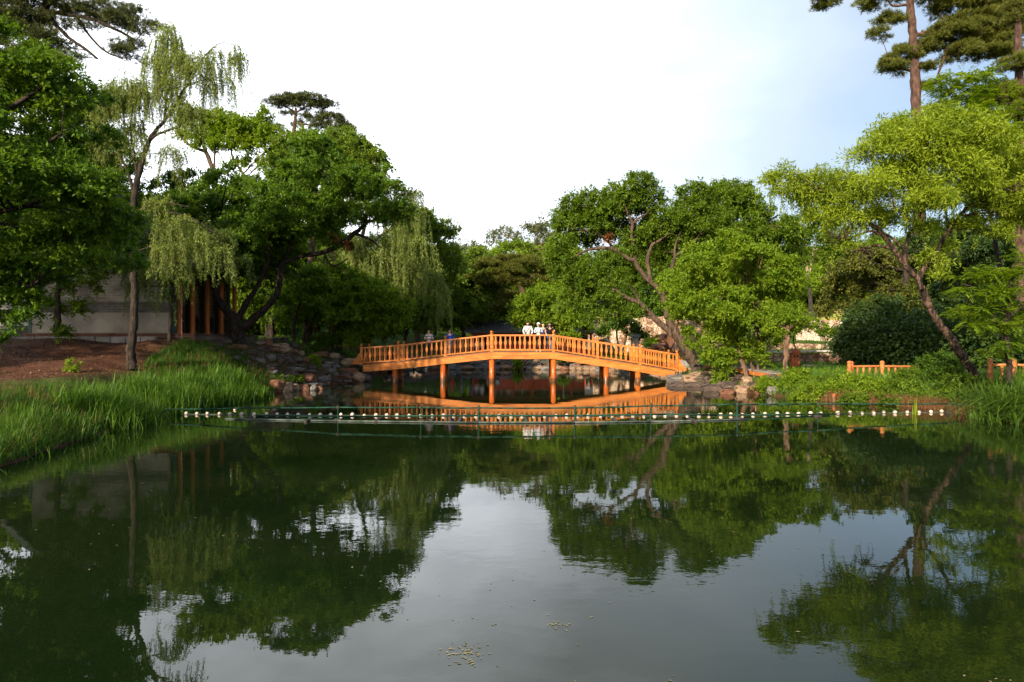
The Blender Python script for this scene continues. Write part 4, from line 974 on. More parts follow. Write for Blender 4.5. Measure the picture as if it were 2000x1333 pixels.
# ------------------------------------------------------------ people
skin_m = noisy('skin', (0.52,0.30,0.20), (0.60,0.36,0.25), 4, .55, .05, .002)
hair_m = noisy('hair', (0.012,0.009,0.008), (0.03,0.02,0.017), 9, .5, .4, .003, (6,6,1))
def cloth(name, c): return noisy(name, tuple(x*.8 for x in c), c, 7, .85, .5, .01)
def skin_mesh(nodes, edges, mat, sub=1, root=0):
    me = bpy.data.meshes.new('tmp'); me.from_pydata([n[0] for n in nodes], edges, [])
    ob = bpy.data.objects.new('tmp', me); COL.objects.link(ob); sk = ob.modifiers.new('s', 'SKIN'); sk.use_smooth_shade = True
    for i, n in enumerate(nodes):
        r = n[1] if isinstance(n[1], tuple) else (n[1], n[1]); me.skin_vertices[0].data[i].radius = r; me.skin_vertices[0].data[i].use_root = (i == root)
    ss = ob.modifiers.new('b', 'SUBSURF'); ss.levels = sub; ss.render_levels = sub
    dg = bpy.context.evaluated_depsgraph_get(); out = bpy.data.meshes.new_from_object(ob.evaluated_get(dg)); bpy.data.objects.remove(ob); bpy.data.meshes.remove(me)
    out.materials.clear(); out.materials.append(mat); return out
def person(label, loc, rz, H, shirt, pants, pose='stand', hair='short', extras=(), skirt=False):
    k = H/1.72; root = empty('person', loc, rz); tag(root, label, 'person')
    lean = {'stand': 0, 'hold': 0, 'rail': .17, 'rail_bow': .26, 'phone': .08}[pose]; bow = {'stand': 0, 'hold': .02, 'rail': .09, 'rail_bow': .15, 'phone': .07}[pose]
    J = {}; f = -1   # faces -Y
    J['pel'] = (0, 0, .92); J['sp'] = (0, f*lean*.35, 1.12); J['ch'] = (0, f*lean*.8, 1.33); J['nk'] = (0, f*(lean*1.1), 1.46); J['hd'] = (0, f*(lean*1.15+bow*.6+.015), 1.54-bow*.12); J['fc'] = (0, f*(lean*1.2+bow+.02), 1.615-bow*.35); J['tp'] = (0, f*(lean*1.2+bow*1.25+.01), 1.675-bow*.5)
    for s, t_ in ((-1, 'l'), (1, 'r')):
        J['sh'+t_] = (s*.17, f*lean*.95, 1.40)
        if pose in ('stand',): e_, w = (s*.25, .02, 1.12), (s*.24, f*.08, .88)
        elif pose in ('hold', 'phone'): e_, w = (s*.25, f*(lean+.02), 1.13), (s*.07, f*(lean+.25), 1.19)
        else: e_, w = (s*.27, f*(lean+.02), 1.15), (s*.20, f*(lean+.24), .975)
        J['el'+t_] = e_; J['wr'+t_] = w
        J['hp'+t_] = (s*.095, 0, .88); J['kn'+t_] = (s*.10, f*.02, .49); J['an'+t_] = (s*.11, .03, .08); J['to'+t_] = (s*.125, f*.15, .035)
    nodes = []; ed = []; ix = {}
    def nd(n_, p, r): ix[n_] = len(nodes); nodes.append((tuple(c*k for c in p), tuple(x*k for x in r) if isinstance(r, tuple) else r*k))
    def E(a, b_): ed.append((ix[a], ix[b_]))
    nd('pel', J['pel'], (.13,.095)); nd('sp', J['sp'], (.12,.085)); nd('ch', J['ch'], (.15,.095)); nd('nk', J['nk'], .05); nd('hd', J['hd'], (.062,.07)); nd('fc', J['fc'], (.075,.088)); nd('tp', J['tp'], (.06,.07))
    for a, b_ in (('pel','sp'),('sp','ch'),('ch','nk'),('nk','hd'),('hd','fc'),('fc','tp')): E(a, b_)
    for t_ in 'lr':
        s = -1 if t_ == 'l' else 1
        nd('sh'+t_, J['sh'+t_], .052); nd('el'+t_, J['el'+t_], .038); nd('wr'+t_, J['wr'+t_], .025); E('ch', 'sh'+t_); E('sh'+t_, 'el'+t_); E('el'+t_, 'wr'+t_)
        w = Vector(J['wr'+t_]); d = (w-Vector(J['el'+t_])).normalized(); d = (d+Vector((0, -.4, -.1))).normalized(); pm = w+d*.07; nd('pm'+t_, pm, (.036,.02)); E('wr'+t_, 'pm'+t_)
        sd_ = Vector((1, 0, 0))-d*d.x; sd_.normalize()
        for i, (off, ln) in enumerate(((-.026,.058),(-.009,.07),(.009,.066),(.026,.05))):
            nd(f'f{i}{t_}', pm+sd_*off+d*ln*.55, .009); nd(f'g{i}{t_}', pm+sd_*off*1.1+d*ln+Vector((0,0,-.02)), .007); E('pm'+t_, f'f{i}{t_}'); E(f'f{i}{t_}', f'g{i}{t_}')
        nd('th'+t_, w+d*.035-sd_*s*.045, .010); E('wr'+t_, 'th'+t_)
        nd('hp'+t_, J['hp'+t_], .09); nd('kn'+t_, J['kn'+t_], .055); nd('an'+t_, J['an'+t_], .038); nd('to'+t_, J['to'+t_], (.04,.028)); E('pel', 'hp'+t_); E('hp'+t_, 'kn'+t_); E('kn'+t_, 'an'+t_); E('an'+t_, 'to'+t_)
    # face: nose, chin, ears grow from the head
    fc = Vector(J['fc']); nd('no', fc+Vector((0, -.105, -.02)), .014); E('fc', 'no')
    for s in (-1, 1): nd(f'ea{s}', fc+Vector((s*.088, .01, -.01)), .016); E('fc', f'ea{s}')
    link('body', skin_mesh(nodes, ed, skin_m, 1), root)
    # eyes and mouth
    bm = bmesh.new()
    for s in (-1, 1): bmesh.ops.create_icosphere(bm, subdivisions=1, radius=.011*k, matrix=Matrix.Translation(Vector((fc.x+s*.03, fc.y-.083, fc.z+.008))*k))
    done('eyes', bm, hair_m, root)
    # shirt
    nodes = []; ed = []; ix = {}
    nd('pel', (0, J['pel'][1], .90), (.150,.115)); nd('sp', J['sp'], (.145,.11)); nd('ch', J['ch'], (.168,.115)); nd('up', (0, J['nk'][1]*.98, 1.425), (.085,.07)); E('pel','sp'); E('sp','ch'); E('ch','up')
    lng = 'long' in extras
    for t_ in 'lr':
        sh = Vector(J['sh'+t_]); el = Vector(J['el'+t_]); wr = Vector(J['wr'+t_]); nd('sh'+t_, sh, .068); E('ch', 'sh'+t_); nd('sl'+t_, sh.lerp(el, .75 if not lng else 1), .058 if not lng else .05); E('sh'+t_, 'sl'+t_)
        if lng: nd('cf'+t_, el.lerp(wr, .9), .04); E('sl'+t_, 'cf'+t_)
    link('jacket' if 'open' in extras else 'shirt', skin_mesh(nodes, ed, shirt, 1), root)
    nodes = []; ed = []; ix = {}
    if skirt:
        bm = bmesh.new(); lathe(bm, [(.25*k,.45*k),(.21*k,.6*k),(.17*k,.8*k),(.14*k,1.0*k)], seg=14, sy=.8); done('skirt', bm, pants, root, smooth=True)
    else:
        nd('pel', (0, 0, .93), (.142,.105)); 
        for t_ in 'lr':
            nd('hp'+t_, J['hp'+t_], .102); nd('kn'+t_, J['kn'+t_], .072); nd('an'+t_, (J['an'+t_][0], .02, .10), .056); E('pel', 'hp'+t_); E('hp'+t_, 'kn'+t_); E('kn'+t_, 'an'+t_)
        link('trousers', skin_mesh(nodes, ed, pants, 1), root)
    for t_ in 'lr':
        a = Vector(J['an'+t_])*k; bm = bmesh.new(); bx(bm, a.x-.045*k, a.x+.045*k, a.y-.20*k, a.y+.06*k, 0.001, .075*k, .02*k); done('shoe', bm, extras[0] if extras and not isinstance(extras[0], str) else hair_m, root)
    # hair
    tp = Vector(J['fc'])*k+Vector((0, .018*k, .035*k)); bm = bmesh.new()
    bmesh.ops.create_uvsphere(bm, u_segments=14, v_segments=10, radius=.108*k, matrix=Matrix.Translation(tp)); tilt = bow*2.2
    dl = [v_ for v_ in bm.verts if (v_.co-tp).dot(Vector((0, -math.cos(tilt), math.sin(tilt)))) > .045*k and (v_.co-tp).z < .06*k and bow < .1 or (v_.co-tp).z < -.055*k]
    bmesh.ops.delete(bm, geom=dl, context='VERTS')
    for v_ in bm.verts: v_.co.x = tp.x+(v_.co.x-tp.x)*.9; v_.co += Vector((random.uniform(-1, 1), random.uniform(-1, 1), random.uniform(-1, 1)))*.003
    if hair == 'long':
        for v_ in bm.verts: pass
        bx(bm, tp.x-.085*k, tp.x+.085*k, tp.y+.02*k, tp.y+.10*k, tp.z-.30*k, tp.z+.02*k, .03*k)
        for s in (-1, 1): bx(bm, tp.x+s*.095*k-.02*k, tp.x+s*.095*k+.02*k, tp.y-.05*k, tp.y+.08*k, tp.z-.26*k, tp.z+.01*k, .015*k)
    me = bpy.data.meshes.new('hair'); bm.to_mesh(me); bm.free(); me.materials.append(hair_m); link('hair', me, root)
    return root, J, k
# striped polo material: bands by height
m, t, b = material('striped_polo', (.6,.6,.62), .85, .2)
sep = N(t, 'ShaderNodeSeparateXYZ'); t.links.new(coords(t), sep.inputs[0]); w_ = N(t, 'ShaderNodeMath', operation='MULTIPLY'); w_.inputs[1].default_value = 10.5; t.links.new(sep.outputs[2], w_.inputs[0])
fr_ = N(t, 'ShaderNodeMath', operation='FRACT'); t.links.new(w_.outputs[0], fr_.inputs[0]); gt = N(t, 'ShaderNodeMath', operation='GREATER_THAN'); gt.inputs[1].default_value = .5; t.links.new(fr_.outputs[0], gt.inputs[0])
t.links.new(mixc(t, gt.outputs[0], (.62,.62,.66), (.02,.03,.11)), b.inputs['Base Color']); polo = m
C_ = {k: cloth(k+'_cloth', c) for k, c in {'navy': (.015,.02,.05), 'blue': (.02,.07,.50), 'white': (.80,.80,.80), 'black': (.012,.012,.014), 'denim': (.10,.15,.24), 'pale_blue': (.40,.52,.66), 'grey': (.16,.16,.17), 'red': (.55,.03,.03), 'teal': (.15,.38,.36), 'purple': (.06,.035,.09), 'cyan': (.35,.62,.72), 'pink': (.60,.25,.25)}.items()}
def on_deck(px, Y): x = WX(px, Y); return (x, Y, deckz(x))
person('person in a navy and white striped polo standing on the left slope of the bridge', on_deck(838, 38.55), .1, 1.62, polo, C_['navy'], 'hold')
person('long haired person in a bright blue top on the left bridge slope', on_deck(878.5, 38.9), -.1, 1.50, C_['blue'], C_['grey'], 'stand', 'long', ('long',))
r, J, k = person('person in a white shirt with a bag strap leaning on the middle railing', on_deck(1031, 38.45), 0, 1.70, C_['white'], C_['black'], 'rail', 'short', ('long',))
bm = bmesh.new(); pipe(bm, (.13, -.26, 1.40), (-.13, -.16, 1.02), .012, 6); pipe(bm, (.13, -.26, 1.40), (.12, -.02, 1.42), .012, 6); done('bag_strap', bm, C_['black'], r)
bm = bmesh.new(); bx(bm, -.26, -.16, -.14, .10, .84, 1.04, .02); done('shoulder_bag', bm, C_['black'], r)
r, J, k = person('person in pale blue jacket and white cap looking down', on_deck(1051.5, 38.45), 0, 1.60, C_['pale_blue'], C_['black'], 'phone', 'short', (C_['white'], 'long', 'open'))
bm = bmesh.new(); bx(bm, -.09, .09, -.235, -.10, .86, 1.30, .03); done('undershirt', bm, C_['white'], r)
bm = bmesh.new(); c = Vector(J['tp'])*k; bmesh.ops.create_uvsphere(bm, u_segments=12, v_segments=8, radius=.112*k, matrix=Matrix.Translation(c+Vector((0,.03,.0)))); bmesh.ops.delete(bm, geom=[v_ for v_ in bm.verts if v_.co.z < c.z-.01], context='VERTS'); bx(bm, c.x-.07, c.x+.07, c.y-.19, c.y-.07, c.z+.0, c.z+.015, .004); done('cap', bm, C_['white'], r)
person('person in dark purple half hidden behind the pale blue jacket', on_deck(1061, 39.3), .2, 1.62, C_['purple'], C_['navy'], 'stand', 'short', ('long',))
person('person in a black T-shirt and jeans bowing over the railing by the post', on_deck(1074, 38.45), -.05, 1.68, C_['black'], C_['denim'], 'rail_bow')
def far(px, Y, H, sh, pn, label, pose='stand', rz=0, hair='short', skirt=False):
    x = WX(px, Y); person(label, (x, Y, gz(x, Y)), rz, H, C_[sh], C_[pn], pose, hair, (), skirt)
x = WX(1476, 44); person('small figure in a red top among the leaves behind the crab apple tree', (x, 44, gz(x, 44)+.35), .3, 1.25, C_['red'], C_['black'], 'stand')
far(884, 59.5, 1.5, 'red', 'red', 'distant person in a red dress on the far path left of the others', 'stand', .4, 'long', True)
far(902, 59.0, 1.62, 'teal', 'grey', 'distant person in a teal top on the far path', 'stand', 1.2)
far(920.5, 58.5, 1.6, 'blue', 'navy', 'distant person in a blue top walking on the far path', 'stand', -1.0)
far(931, 59.2, 1.55, 'white', 'red', 'distant person in a white top and red trousers on the far path', 'stand', .7, 'long')
far(941, 58.6, 1.68, 'white', 'black', 'distant person in a white top and black trousers on the far path', 'stand', -.6)
far(953, 55.9, 1.1, 'pink', 'pink', 'child in pink at the edge of the far bank left of a bridge pile', 'stand', 2.6)
far(972, 55.7, 1.15, 'cyan', 'black', 'child in a light blue top standing on the far bank rocks', 'stand', 2.9)
for px, sh, lb in ((969, 'purple', 'wine dark top at the left end of the parapet'), (979, 'navy', 'navy top behind the pavilion parapet'), (994, 'white', 'white top behind the pavilion parapet'), (1004, 'black', 'black top behind the pavilion parapet'),
                   (1020, 'grey', 'grey top behind the parapet left of the white shirt'), (1040, 'red', 'dark red top behind the parapet right of the white shirt')):
    person('distant visitor in a '+lb, (WX(px, 61.5), 61.45, 1.13), random.uniform(-.4, .4), 1.52, C_[sh], C_['black'], 'hold')
# ------------------------------------------------------------ vegetation
def inside(px, py, poly):
    c = False; n = len(poly)
    for i in range(n):
        ax, ay = poly[i]; bx_, by_ = poly[(i+1) % n]
        if (ay > py) != (by_ > py) and px < (bx_-ax)*(py-ay)/(by_-ay+1e-9)+ax: c = not c
    return c
def fill(poly, r, ry=None, sp=1.25, dY=None):
    """lobes scattered inside an outline"""
    xs = [p[0] for p in poly]; ys = [p[1] for p in poly]; out = []; ry = ry or r*.8
    for _ in range(900):
        x = random.uniform(min(xs), max(xs)); y = random.uniform(min(ys), max(ys))
        if inside(x, y, poly) and all(((x-o[0])/r)**2+((y-o[1])/ry)**2 > sp*sp*.8 for o in out):
            k = random.uniform(.8, 1.2); o = (x, y, r*k, ry*k) + ((random.uniform(*dY),) if dY else ()); out.append(o)
    return out
D, MD, BR, YL, WL, OL, PN, PL = (L_[k] for k in ('deep','mid','bright','yellow','willow','olive','pine','pale'))

# --- hero willow on the left bank
tree('willow', 'slender weeping willow with a dark trunk on the left bank, topping the skyline', 'tree', 24,
 [[(258,722,15),(256,690,12.5),(261,640,11),(263,580,10.5),(260,520,9.5),(259,440,9),(262,390,9),(270,350,8.5),(284,295,7),(300,262,5.5),(330,225,4.5),(360,175,3.6),(378,150,2.6)],
  [(264,385,6),(250,340,4),(236,305,3.5),(215,260,3),(195,222,2.2)],[(284,292,5),(300,268,4),(325,256,3.6),(352,246,3),(375,225,2)],[(262,420,5),(285,405,3),(330,398,2),(370,405,1.6)],
  [(320,238,3),(325,180,2.5),(322,120,2),(330,70,1.4)],[(260,450,4.5),(285,425,3.6),(325,415,3),(370,425,2.4),(420,455,1.6)],[(370,160,2.4),(400,110,1.8),(430,85,1.3),(455,88,1)],[(268,345,4),(262,300,3),(255,250,2.2),(262,190,1.6)],[(235,300,2.5),(205,300,2),(180,290,1.4)]],
 [(332,85,22,38),(352,130,34,34),(395,140,34,32),(300,120,24,30),(255,190,36,42),(222,205,30,38),(285,190,22,30),(330,175,28,30),(420,105,20,12),(458,120,13,30),(472,110,7,24),(448,165,7,20),(205,270,26,26),(262,260,26,30),(370,225,24,26),
  (345,205,22,22),(405,170,18,22),(330,300,22,22),(310,395,24,14),(350,440,34,20),(390,465,26,16),(330,490,34,18),(430,490,18,12)],
 WL, M['bark_dark'], 'willow', .9, clump=14, hang=58)
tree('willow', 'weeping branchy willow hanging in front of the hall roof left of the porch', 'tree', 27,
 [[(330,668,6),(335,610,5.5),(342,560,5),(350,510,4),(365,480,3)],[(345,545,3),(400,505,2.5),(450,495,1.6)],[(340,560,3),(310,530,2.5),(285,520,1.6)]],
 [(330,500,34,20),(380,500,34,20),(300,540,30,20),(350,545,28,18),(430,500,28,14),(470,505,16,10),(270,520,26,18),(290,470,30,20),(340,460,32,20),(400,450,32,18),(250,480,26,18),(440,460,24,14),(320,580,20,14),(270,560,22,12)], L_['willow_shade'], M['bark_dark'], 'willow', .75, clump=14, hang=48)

# --- dark maples at the left edge
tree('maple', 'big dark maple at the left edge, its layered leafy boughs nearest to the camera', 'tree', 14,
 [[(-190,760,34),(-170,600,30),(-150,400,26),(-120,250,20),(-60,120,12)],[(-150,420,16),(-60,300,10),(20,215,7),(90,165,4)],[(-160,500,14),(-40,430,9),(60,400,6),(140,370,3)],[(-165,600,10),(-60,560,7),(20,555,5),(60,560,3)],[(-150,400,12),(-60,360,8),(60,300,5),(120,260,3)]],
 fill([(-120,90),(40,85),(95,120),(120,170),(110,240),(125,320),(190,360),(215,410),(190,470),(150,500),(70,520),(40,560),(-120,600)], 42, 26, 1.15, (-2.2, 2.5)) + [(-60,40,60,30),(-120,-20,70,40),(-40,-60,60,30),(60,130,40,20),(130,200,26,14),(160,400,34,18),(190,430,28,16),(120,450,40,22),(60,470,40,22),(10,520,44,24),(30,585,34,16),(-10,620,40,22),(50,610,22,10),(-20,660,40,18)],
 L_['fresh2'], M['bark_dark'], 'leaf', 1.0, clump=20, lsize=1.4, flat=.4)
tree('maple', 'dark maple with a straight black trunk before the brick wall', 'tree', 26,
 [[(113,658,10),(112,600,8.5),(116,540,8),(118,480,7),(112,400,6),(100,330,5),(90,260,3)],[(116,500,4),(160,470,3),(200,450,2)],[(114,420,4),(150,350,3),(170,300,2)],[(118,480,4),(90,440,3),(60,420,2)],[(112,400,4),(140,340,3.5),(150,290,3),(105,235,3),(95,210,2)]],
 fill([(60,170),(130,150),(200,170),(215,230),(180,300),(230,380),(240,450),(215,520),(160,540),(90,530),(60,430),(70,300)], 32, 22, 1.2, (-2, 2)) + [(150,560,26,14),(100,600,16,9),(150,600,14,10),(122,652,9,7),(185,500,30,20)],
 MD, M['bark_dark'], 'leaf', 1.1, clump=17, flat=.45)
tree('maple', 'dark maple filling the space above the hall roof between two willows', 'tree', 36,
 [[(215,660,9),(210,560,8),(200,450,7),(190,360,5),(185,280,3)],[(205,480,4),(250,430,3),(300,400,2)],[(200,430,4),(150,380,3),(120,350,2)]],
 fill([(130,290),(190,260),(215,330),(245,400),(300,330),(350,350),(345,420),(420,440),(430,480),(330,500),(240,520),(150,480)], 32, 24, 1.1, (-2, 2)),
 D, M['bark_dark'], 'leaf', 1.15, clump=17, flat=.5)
# --- pine at the top left
tree('pine', 'dark pine reaching in from the top left corner on long bare boughs', 'tree', 30,
 [[(-60,700,20),(-40,400,16),(10,200,13),(70,60,11),(95,-20,9),(90,-120,6)],[(88,22,6),(130,28,5),(180,38,4.5),(230,60,3.5),(265,80,2.5)],[(92,30,5),(130,70,4),(165,95,3.5),(190,115,2.5)],[(150,32,4),(175,70,3),(205,100,2.4),(240,115,2)],[(75,50,6),(30,30,4),(-10,25,3)]],
 [(20,20,48,22),(70,5,40,20),(130,12,40,14),(180,8,36,14),(210,32,38,15),(250,48,30,14),(285,62,22,10),(225,85,22,9),(245,108,30,12),(265,92,20,9),(30,60,46,22),(80,80,40,22),(60,105,46,16),(120,100,30,14),(150,122,30,10),(-20,80,40,30),(270,25,12,8),(300,55,14,9),(0,-30,60,26),(80,-60,60,26),(-60,-10,50,30),(10,50,40,22),(60,40,36,16),(100,40,34,14),(150,20,36,14),(230,25,26,10),(180,60,22,8),(40,120,40,18),(90,140,40,14),(-30,130,50,30),(20,-110,70,30)],
 PN, M['bark_dark'], 'pine', 1.5, clump=17, flat=.35, tr=.8)
# --- broad twisted dark tree beside the hall
tree('elm', 'big twisted elm with a forked dark trunk beside the hall porch', 'tree', 33,
 [[(466,690,24),(464,655,21),(458,625,17),(442,605,12),(424,580,10),(420,545,9),(428,500,7),(430,460,5)],[(466,650,16),(500,620,11),(530,590,9),(545,560,8),(548,520,7),(590,500,7),(635,492,7),(665,478,8),(700,450,6.5),(725,432,4),(770,425,2.5)],
  [(460,640,12),(475,600,9),(500,565,7),(520,520,5),(530,470,4)],[(690,455,5),(722,468,3),(745,485,2)],[(548,540,5),(585,430,4),(620,380,3),(650,330,2.5)],[(424,560,5),(390,510,4),(360,470,3)],[(630,492,4),(650,520,3),(680,505,2)]],
 fill([(345,385),(420,350),(500,360),(560,345),(590,300),(640,300),(660,350),(730,350),(790,395),(800,425),(765,440),(730,435),(700,425),(650,450),(600,470),(560,500),(520,520),(450,540),(400,520),(350,470)], 33, 22, 1.12, (-2.5, 2.5)) + [(640,470,20,12),(600,545,34,16)],
 L_['fresh2'], M['bark_dark'], 'leaf', 1.2, clump=15, flat=.5, dead=[(655,470,10),(690,487,7)])
tree('elm', 'pale green elm with a bare leaning trunk showing against the sky left of the pine', 'tree', 45,
 [[(416,560,10),(418,420,8),(418,360,7),(412,320,6.5),(402,296,6),(392,268,5),(382,250,4)],[(404,298,5),(375,286,4),(356,270,3),(340,250,2)],[(418,360,4),(420,250,2)],[(470,400,4),(500,380,5),(475,340,4),(455,310,3),(450,280,2)]],
 [(385,235,24,18),(420,240,26,20),(455,245,26,18),(410,275,24,18),(440,290,22,16),(480,250,24,18),(505,240,22,16),(475,280,22,18),(500,290,20,16),(525,270,22,16),(545,300,26,20),(480,320,20,14),(530,330,24,18),(360,230,14,12),(505,225,14,12),(400,255,26,18),(440,265,26,18),(470,265,26,18),(430,225,22,12),(555,280,20,14),(500,265,24,16),(370,260,18,14),(395,290,16,10)],
 BR, M['bark_brown'], 'leaf', .95, clump=13)
tree('elm', 'leafy elm standing below and right of the flat topped pine', 'tree', 43,
 [[(600,680,12),(605,560,10),(612,450,9),(620,400,8),(615,360,6),(604,330,4)],[(618,400,5),(650,350,4),(680,310,3)],[(612,440,5),(560,400,4),(530,370,2)]],
 fill([(545,300),(580,280),(610,265),(660,275),(700,275),(720,300),(740,345),(720,380),(700,370),(680,350),(640,380),(570,400),(540,380)], 27, 20, 1.12, (-2, 2)),
 L_['fresh'], M['bark_brown'], 'leaf', 1.1, clump=13)
tree('pine', 'flat topped pine with a reddish trunk standing above the left trees', 'tree', 50,
 [[(545,560,9),(552,400,8),(555,330,7),(560,300,6.5),(573,262,5.5),(577,230,4.5),(578,212,3)],[(556,300,4),(535,275,3),(515,262,2)],[(575,258,3.5),(610,262,2.5),(640,268,2),(665,275,1.4)],[(577,240,3),(610,245,2.4),(650,240,1.6)],[(578,220,3),(555,208,2),(530,203,1.4)],[(578,220,3),(610,205,2),(640,212,1.4)]],
 [(530,202,20,5),(560,196,24,7),(590,190,20,6),(615,198,26,8),(640,205,20,6),(565,205,24,6),(600,208,26,6),(635,222,22,6),(655,232,20,6),(670,245,18,6),(620,240,22,6),(645,250,20,6),(600,230,14,4),(580,240,14,4),(660,262,16,5),(640,274,18,5),(535,248,20,7),(520,262,22,8),(500,275,18,6),(548,280,12,5),(680,250,10,4),(560,222,12,4),(575,190,22,6),(550,198,22,5),(605,196,26,7),(625,210,24,6),(590,204,26,6),(545,206,20,5),(645,230,22,6),(630,250,22,6),(665,252,18,6),(610,225,22,5),(650,268,18,5),(525,252,20,7),(510,268,22,7)],
 PN, M['bark_pine'], 'pine', .62, clump=8)
# --- willow left of the bridge
tree('willow', 'weeping willow with long pale curtains hanging behind the left end of the bridge', 'tree', 44,
 [[(662,690,12),(665,600,11),(670,560,10),(682,530,9),(698,508,8),(700,480,6)],[(672,560,7),(655,520,6),(650,490,5)],[(698,500,6),(715,430,5),(716,380,4),(722,360,4),(745,342,2.5),(765,328,1.5)],[(700,490,5),(760,450,4),(800,420,3),(815,400,2)],[(700,500,5),(780,520,4),(850,540,2.5)]],
 [(728,330,14,22),(745,350,14,18),(775,375,24,18),(805,378,18,18),(765,400,26,20),(800,410,24,22),(700,375,18,20),(740,470,34,14),(700,470,22,12),(780,470,34,20),(720,500,30,16),(760,520,30,20),(800,520,28,22),(840,540,24,20),(855,560,14,18),(690,500,20,14),(650,490,22,10),(820,480,24,18),(745,540,18,16)],
 WL, M['bark_brown'], 'willow', .9, clump=14, hang=85)
tree('elm', 'rounded green elm right of the willow curtains, left of the open sky', 'tree', 52,
 [[(815,680,9),(815,600,8),(820,520,6),(825,460,4)],[(818,540,4),(850,500,3)]],
 fill([(790,440),(815,425),(845,430),(868,470),(880,520),(870,570),(820,590),(780,560),(780,480)], 26, 20, 1.15, (-2, 2)), L_['fresh'], M['bark_brown'], 'leaf', 1.15, clump=12)
# --- understory between rockery and bridge
tree('maple', 'low spreading maple with thin trunks above the rockery', 'tree', 41,
 [[(575,668,5),(573,640,4.5),(580,610,4),(590,580,3)],[(590,672,4),(600,640,4),(620,610,3)],[(648,690,7),(648,650,7.5),(652,600,6),(660,560,4)]],
 fill([(560,560),(600,540),(680,530),(760,560),(780,600),(770,640),(720,650),(690,670),(660,640),(600,625),(550,620)], 30, 16, 1.1, (-2, 2)), BR, M['bark_brown'], 'leaf', 1.15, clump=13, flat=.35)
tree('maple', 'shady maple behind the left slope of the bridge', 'tree', 46,
 [[(700,690,4),(705,660,4),(715,620,3)],[(716,692,3.5),(722,655,3),(740,620,2.5)],[(790,680,5),(795,640,5),(800,600,4)]],
 fill([(690,590),(760,580),(830,590),(850,610),(820,640),(770,650),(700,650)], 28, 14, 1.1, (-2, 2)), MD, M['bark_brown'], 'leaf', 1.2, clump=12, flat=.4)
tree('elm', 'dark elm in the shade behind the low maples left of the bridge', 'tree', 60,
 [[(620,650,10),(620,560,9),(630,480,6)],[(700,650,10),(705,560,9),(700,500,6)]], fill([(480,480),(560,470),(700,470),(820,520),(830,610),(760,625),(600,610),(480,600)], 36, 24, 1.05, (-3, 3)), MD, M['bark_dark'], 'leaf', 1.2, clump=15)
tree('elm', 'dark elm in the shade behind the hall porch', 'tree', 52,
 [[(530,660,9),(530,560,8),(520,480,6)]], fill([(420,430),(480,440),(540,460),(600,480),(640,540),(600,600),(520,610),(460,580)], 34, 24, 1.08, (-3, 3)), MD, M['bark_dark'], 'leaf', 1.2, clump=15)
# --- centre background
tree('linden', 'rounded linden behind the left part of the middle railing', 'tree', 62,
 [[(905,660,6),(903,610,5.5),(900,560,5),(905,520,3)],[(902,590,3),(940,560,2.5)],[(902,600,3),(870,560,2.5)]],
 fill([(860,530),(890,505),(930,500),(950,530),(970,560),(965,610),(930,625),(880,620),(850,600)], 24, 20, 1.1, (-2, 2)), L_['fresh'], M['bark_dark'], 'leaf', 1.15, clump=11)
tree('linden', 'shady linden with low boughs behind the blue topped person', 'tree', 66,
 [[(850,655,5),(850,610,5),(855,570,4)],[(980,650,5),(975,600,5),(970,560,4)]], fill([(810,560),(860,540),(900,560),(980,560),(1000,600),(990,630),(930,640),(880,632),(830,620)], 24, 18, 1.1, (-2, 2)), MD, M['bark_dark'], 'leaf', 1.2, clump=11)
tree('pine', 'spreading olive green pine behind the middle of the bridge', 'tree', 60,
 [[(1040,650,6),(1035,610,6),(1024,575,6),(1010,552,5),(1000,535,4)],[(1010,552,4),(975,535,3),(945,535,2)],[(1015,560,4),(1040,540,3),(1065,530,2)]],
 [(950,520,22,8),(980,512,26,9),(1010,508,26,9),(1040,515,26,10),(1065,525,22,9),(940,540,22,9),(970,535,24,9),(1000,530,24,9),(1030,538,24,9),(1060,545,18,8),(990,550,22,8),(1020,555,20,7),(960,552,20,8),(1000,580,22,12),(985,600,22,12)], OL, M['bark_pine'], 'pine', 1.2, clump=9)
tree('willow', 'pale thinly leaved willow on the skyline above the middle of the bridge', 'tree', 78,
 [[(1040,640,9),(1045,540,8),(1046,495,6),(1050,470,4),(1048,450,2)],[(1046,500,5),(1020,480,3),(1000,465,2),(985,455,1.4)],[(1046,490,4),(1070,465,3),(1085,450,2)],[(1046,510,4),(1000,500,3),(970,480,2)]],
 [(1048,442,22,14),(1070,450,22,16),(1030,450,18,14),(985,458,24,12),(965,470,16,12),(1005,470,20,14),(1085,470,20,16),(1060,475,20,14),(985,485,20,12),(1030,490,20,12)], PL, M['bark_pale'], 'leaf', .38, clump=11, lsize=.9)
tree('poplar', 'soft green poplars on the skyline left of the pale willow', 'tree', 95,
 [[(905,620,6),(905,520,5),(905,495,3)]], [(890,492,20,12),(915,490,22,14),(940,497,20,12),(870,505,18,12),(900,512,30,14),(950,510,24,12),(925,515,24,14)], PL, M['bark_pale'], 'leaf', 1.0, clump=9)
tree('elm', 'leafy elm rising behind the spreading pine', 'tree', 72,
 [[(1000,640,7),(1000,540,6),(1005,505,4)]], fill([(940,500),(990,490),(1060,490),(1110,480),(1130,540),(1120,600),(1060,600),(960,590)], 26, 18, 1.08, (-2, 2)), BR, M['bark_brown'], 'leaf', 1.1, clump=11)
